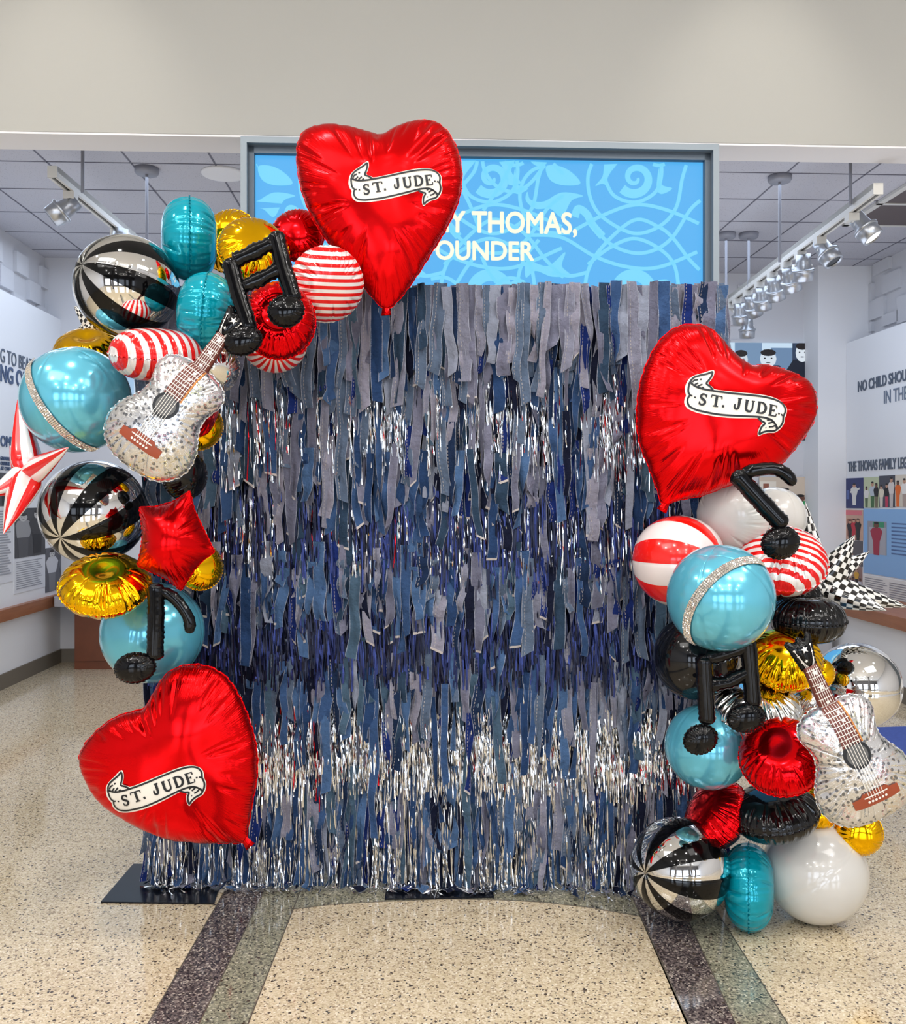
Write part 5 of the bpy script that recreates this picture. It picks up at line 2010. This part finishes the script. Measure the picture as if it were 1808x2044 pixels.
# ------------------------------------------------------------------ music notes
def tube(path, rx, ry, ends=0.7, n=20, seed=0, ripple=0.05, sides=None):
    """foil tube: path of local points in x,z (y = depth), half widths rx (in plane) and ry (depth)"""
    rnd = random.Random(seed)
    pts = [Vector(p) for p in path]
    dense = []
    for i in range(len(pts) - 1):
        k = max(1, int((pts[i + 1] - pts[i]).length / 0.006))
        dense += [pts[i].lerp(pts[i + 1], j / k) for j in range(k)]
    dense.append(pts[-1])
    N = len(dense)
    vs, fs = [], []
    for i, p in enumerate(dense):
        d = (dense[min(N - 1, i + 1)] - dense[max(0, i - 1)]).normalized()
        side = Vector((d.z, 0, -d.x)).normalized()
        t = i / (N - 1)
        dist = min(i, N - 1 - i) * 0.006
        cap = min(1.0, math.sqrt(max(0.0, 1 - (1 - min(1, (dist + 0.0015) / (rx * ends))) ** 2)))
        rp = 1 + ripple * math.sin(i * 1.9 + seed) * 0.5 + ripple * 0.6 * math.sin(i * 0.53 + seed * 2)
        for k in range(n):
            a = 2 * PI * k / n
            fl = 1.0
            # welded seam: thin fins left and right
            if k == 0 or k == n // 2:
                fl = 1.10 + 0.05 * math.sin(i * 2.3)
            groove = 1 - 0.07 * math.exp(-((abs(((k / n * 2) % 1) - 0.5)) / 0.07) ** 2)
            vs.append(p + side * (rx * cap * rp * fl * math.cos(a)) + Vector((0, 1, 0)) * (ry * cap * groove * math.sin(a)))
    for i in range(N - 1):
        for k in range(n):
            k2 = (k + 1) % n
            fs.append((i * n + k, i * n + k2, (i + 1) * n + k2, (i + 1) * n + k))
    fs.append(tuple(range(n)))
    fs.append(tuple((N - 1) * n + k for k in range(n - 1, -1, -1)))
    return vs, fs


def note(px, py, Y, stems, heads, beams, flags, label, seed=1):
    c = P(px, py, Y)
    e = empty('music_note_balloon', c)

    def loc(x, y, d=0.0):
        q = P(x, y, Y) - c
        return (q.x, d, q.z)
    k = Y / F
    for i, (path, hw) in enumerate(stems):
        vs, fs = tube([loc(*p) for p in path], hw * k, hw * k * 0.85, seed=seed + i)
        mk('stem', vs, fs, M['black_note'], e, True)
    for i, (path, hw) in enumerate(beams):
        vs, fs = tube([loc(*p, 0.002) for p in path], hw * k, hw * k * 0.8, seed=seed + 5 + i, ripple=0.16, ends=0.4)
        mk('beam', vs, fs, M['black_note'], e, True)
    for i, (path, hw) in enumerate(flags):
        q = catmull([loc(*p) for p in path], 6, False)
        vs, fs = tube(q, hw * k, hw * k * 0.75, seed=seed + 9 + i, ends=1.4)
        mk('flag', vs, fs, M['black_note'], e, True)
    for i, (hx, hy, rx, ry, rot) in enumerate(heads):
        out = [(x * 1.0, y) for x, y in ((rx * k * math.cos(2 * PI * j / 150), ry * k * math.sin(2 * PI * j / 150)) for j in range(150))]
        a = math.radians(rot)
        out = [(x * math.cos(a) - y * math.sin(a), x * math.sin(a) + y * math.cos(a)) for x, y in out]
        pf = Puff(out, 0.62 * min(rx, ry) * k, 14, seed + 20 + i, 0.5, 0.3, 30, 0.006, 0.022, analytic=True)
        o = pf.build('note_head', M['black_note'], e)
        o.matrix_parent_inverse = Matrix.Identity(4)
        lx, ly, lz = loc(hx, hy, -0.012)
        o.matrix_local = Matrix.Translation((lx, ly, lz)) @ FACE
    return tag(e, label, BALL)


note(520, 580, 3.06, [([(457, 516), (476, 586), (500, 662)], 16), ([(549, 462), (565, 530), (588, 604)], 16)],
     [(486, 681, 37, 28, 14), (572, 622, 35, 31, 10)],
     [([(466, 521), (500, 506), (547, 483)], 15), ([(486, 571), (520, 556), (562, 534)], 14)], [],
     'black double music note balloon on the upper left of the arch', 71)
note(310, 1250, 3.22, [([(311, 1164), (311, 1230), (309, 1318)], 16)], [(272, 1332, 40, 29, 8)], [],
     [([(318, 1178), (345, 1192), (366, 1216), (378, 1240), (377, 1264)], 11)], 'black single music note balloon above the lower left heart', 81)
note(1520, 1010, 3.24, [([(1465, 942), (1512, 994), (1566, 1052)], 17)], [(1555, 1083, 37, 31, 12)], [],
     [([(1478, 945), (1510, 938), (1545, 936), (1570, 948), (1585, 968)], 12)], 'black single music note balloon over the white pleated balloon', 91)
note(1450, 1370, 3.12, [([(1405, 1310), (1408, 1370), (1412, 1446)], 16), ([(1493, 1274), (1498, 1340), (1503, 1412)], 16)],
     [(1396, 1474, 33, 28, 20), (1487, 1431, 37, 28, 6)],
     [([(1410, 1314), (1450, 1304), (1492, 1288)], 15), ([(1414, 1368), (1452, 1362), (1495, 1340)], 14)], [],
     'black double music note balloon on the right column', 101)

# ------------------------------------------------------------------ guitars
GW = [(-125, 0), (-122, 36), (-113, 64), (-90, 88), (-58, 99), (-25, 93), (0, 79), (20, 69), (40, 67), (60, 72), (80, 78), (100, 73), (114, 57), (122, 32), (125, 0)]


def star5(cx, cy, r, rot=0.0):
    return [(cx + (r if k % 2 == 0 else r * 0.42) * math.sin(rot + PI * k / 5), cy + (r if k % 2 == 0 else r * 0.42) * math.cos(rot + PI * k / 5)) for k in range(10)]


def guitar(px, py, Y, roll, label, scale=1.0, seed=1, yaw=0, pitch=0, head_bend=0.0):
    """local y runs from the bottom of the body to the head; (px, py) is the middle of the body"""
    k = Y / F * scale
    half = catmull([(w, y) for y, w in GW], 6, False)
    out = [(x * k, y * k) for x, y in half] + [(-x * k, y * k) for x, y in half[::-1][1:-1]]
    out = even(out, 260)
    pf = Puff(out, 0.075, 24, seed, 0.56, 0.25, 50, 0.010, 0.008, center=(0, 5 * k), dents=4)
    e = empty('guitar_balloon', mat=pose(P(px, py, Y), yaw, pitch, roll))
    body = pf.build('body', M['holo'], e)
    body['label'] = 'holographic silver body with grey dots'
    h = pf.top
    q = lambda pts: [(x * k, y * k) for x, y in pts]
    # sound hole
    f = Print(h)
    f.poly(q([(27 * math.cos(2 * PI * j / 40), 24 + 27 * math.sin(2 * PI * j / 40)) for j in range(40)]), 0.0030)
    sh = f.build('sound_hole', M['ink'], e)
    f = Print(h)
    f.poly(q([(21 * math.cos(2 * PI * j / 40), 24 + 21 * math.sin(2 * PI * j / 40)) for j in range(40)]), 0.0040)
    f.build('hole_face', M['sound_grey'], sh)
    # fingerboard printed on the body
    f = Print(h)
    f.poly(q([(-20, 44), (20, 44), (18, 122), (-18, 122)]), 0.0030)
    fb = f.build('fingerboard', M['neck_brown'], e)
    f = Print(h)
    for y in range(50, 120, 9):
        f.line(q([(-19, y), (19, y)]), 1.4 * k, 0.0040)
    for x in (-15, -9, -3, 3, 9, 15):
        f.line(q([(x, 44), (x * 0.9, 121)]), 1.1 * k, 0.0042)
    for y, r_ in ((108, 5), (92, 4), (77, 3.6)):
        f.poly(q(star5(6, y, r_)), 0.0044)
    f.build('fret_lines', M['string_white'], fb)
    f = Print(h)
    f.line(q([(20.5, 44), (18.5, 122)]), 3 * k, 0.0042)
    f.build('edge_stripe', M['edge_gold'], fb)
    # strings over the hole and down to the bridge
    f = Print(h)
    for x in (-14, -8.4, -2.8, 2.8, 8.4, 14):
        f.line(q([(x, 50), (x, -62)]), 1.2 * k, 0.0056)
    f.build('strings', M['string_white'], e)
    # bridge
    f = Print(h)
    f.poly(q([(-47, -74), (-47, -56), (-30, -54), (-24, -48), (24, -48), (30, -54), (47, -56), (47, -74), (30, -76), (-30, -76)]), 0.0040)
    br = f.build('bridge', M['bridge_brown'], e)
    f = Print(h)
    f.line(q([(-24, -57), (24, -57)]), 2.4 * k, 0.0060)
    for j in range(6):
        x = -17.5 + 7 * j
        f.poly(q([(x + 2.6 * math.cos(2 * PI * i / 10), -67 + 2.6 * math.sin(2 * PI * i / 10)) for i in range(10)]), 0.0060, 0.004)
    f.build('bridge_pins', M['string_white'], br)
    # neck: flattened foil tube with printed frets
    L0, L1 = 116, 204
    nv, nf = [], []
    n = 28
    for i in range(15):
        t = i / 14
        y = L0 + (L1 - L0) * t
        wx = (18.5 - 4.0 * t) * (0.92 if i in (0, 14) else 1.0)
        for j in range(n):
            a = 2 * PI * j / n
            cx_ = math.copysign(abs(math.cos(a)) ** 0.7, math.cos(a))
            sz_ = math.copysign(abs(math.sin(a)) ** 0.7, math.sin(a))
            nv.append((wx * cx_ * k, y * k, (9.5 * sz_ + 3) * k))
    for i in range(14):
        for j in range(n):
            j2 = (j + 1) % n
            nf.append((i * n + j, i * n + j2, (i + 1) * n + j2, (i + 1) * n + j))
    nf += [tuple(range(n - 1, -1, -1)), tuple(14 * n + j for j in range(n))]
    nk = mk('neck', nv, nf, M['neck_brown'], e, True)

    def nh(x, y):
        t = min(1, max(0, (y / k - L0) / (L1 - L0)))
        wx = 18.5 - 4.0 * t
        u = min(0.999, abs(x / k) / wx)
        a = math.acos(u ** (1 / 0.7))
        return (9.5 * math.sin(a) ** 0.7 + 3) * k
    f = Print(nh)
    for y in range(122, 204, 15):
        f.line(q([(-16 + (y - 116) * 0.04, y), (16 - (y - 116) * 0.04, y)]), 1.5 * k, 0.0012)
    for x in (-12, -7.2, -2.4, 2.4, 7.2, 12):
        f.line(q([(x, 118), (x * 0.8, 203)]), 1.1 * k, 0.0014)
    for y, r_ in ((191, 8), (160, 8), (128, 6)):
        f.poly(q(star5(1, y, r_)), 0.0018, 0.005)
    f.build('fret_lines', M['string_white'], nk)
    # head
    hd = [(-14, 200), (-17, 215), (-22, 240), (-26, 258), (-18, 262), (-8, 254), (2, 262), (12, 254), (20, 264), (27, 258), (22, 238), (16, 215), (13, 200)]
    ho = even(catmull([(x * k, y * k) for x, y in hd][::-1], 5), 140)
    if sum(ho[i - 1][0] * ho[i][1] - ho[i][0] * ho[i - 1][1] for i in range(140)) < 0:
        ho = ho[::-1]
    hp = Puff(ho, 0.022, 10, seed + 4, 0.55, 0.2, 24, 0.005, 0.01, center=(0, 230 * k))
    head = hp.build('headstock', M['black_note'], e)
    f = Print(hp.top)
    f.poly(q(star5(2, 240, 8)), 0.0022, 0.005)
    f.poly(q(star5(-4, 218, 4)), 0.0022, 0.005)
    for sx in (-1, 1):
        for j in range(3):
            x, y = sx * (12 + 2.5 * j), 218 + 13 * j
            f.poly(q([(x + 2.2 * math.cos(2 * PI * i / 8), y + 2.2 * math.sin(2 * PI * i / 8)) for i in range(8)]), 0.0024, 0.005)
            f.line(q([(sx * (3 + 3 * j), 203), (x, y)]), 1.2 * k, 0.0022)
    f.build('tuning_pegs', M['string_white'], head)
    return tag(e, label, BALL)


guitar(331, 833, 3.06, -35.5, 'silver holographic guitar balloon on the left column', 0.98, 111)
guitar(1702, 1517, 3.02, 25.0, 'silver holographic guitar balloon at lower right', 1.02, 121, yaw=0)
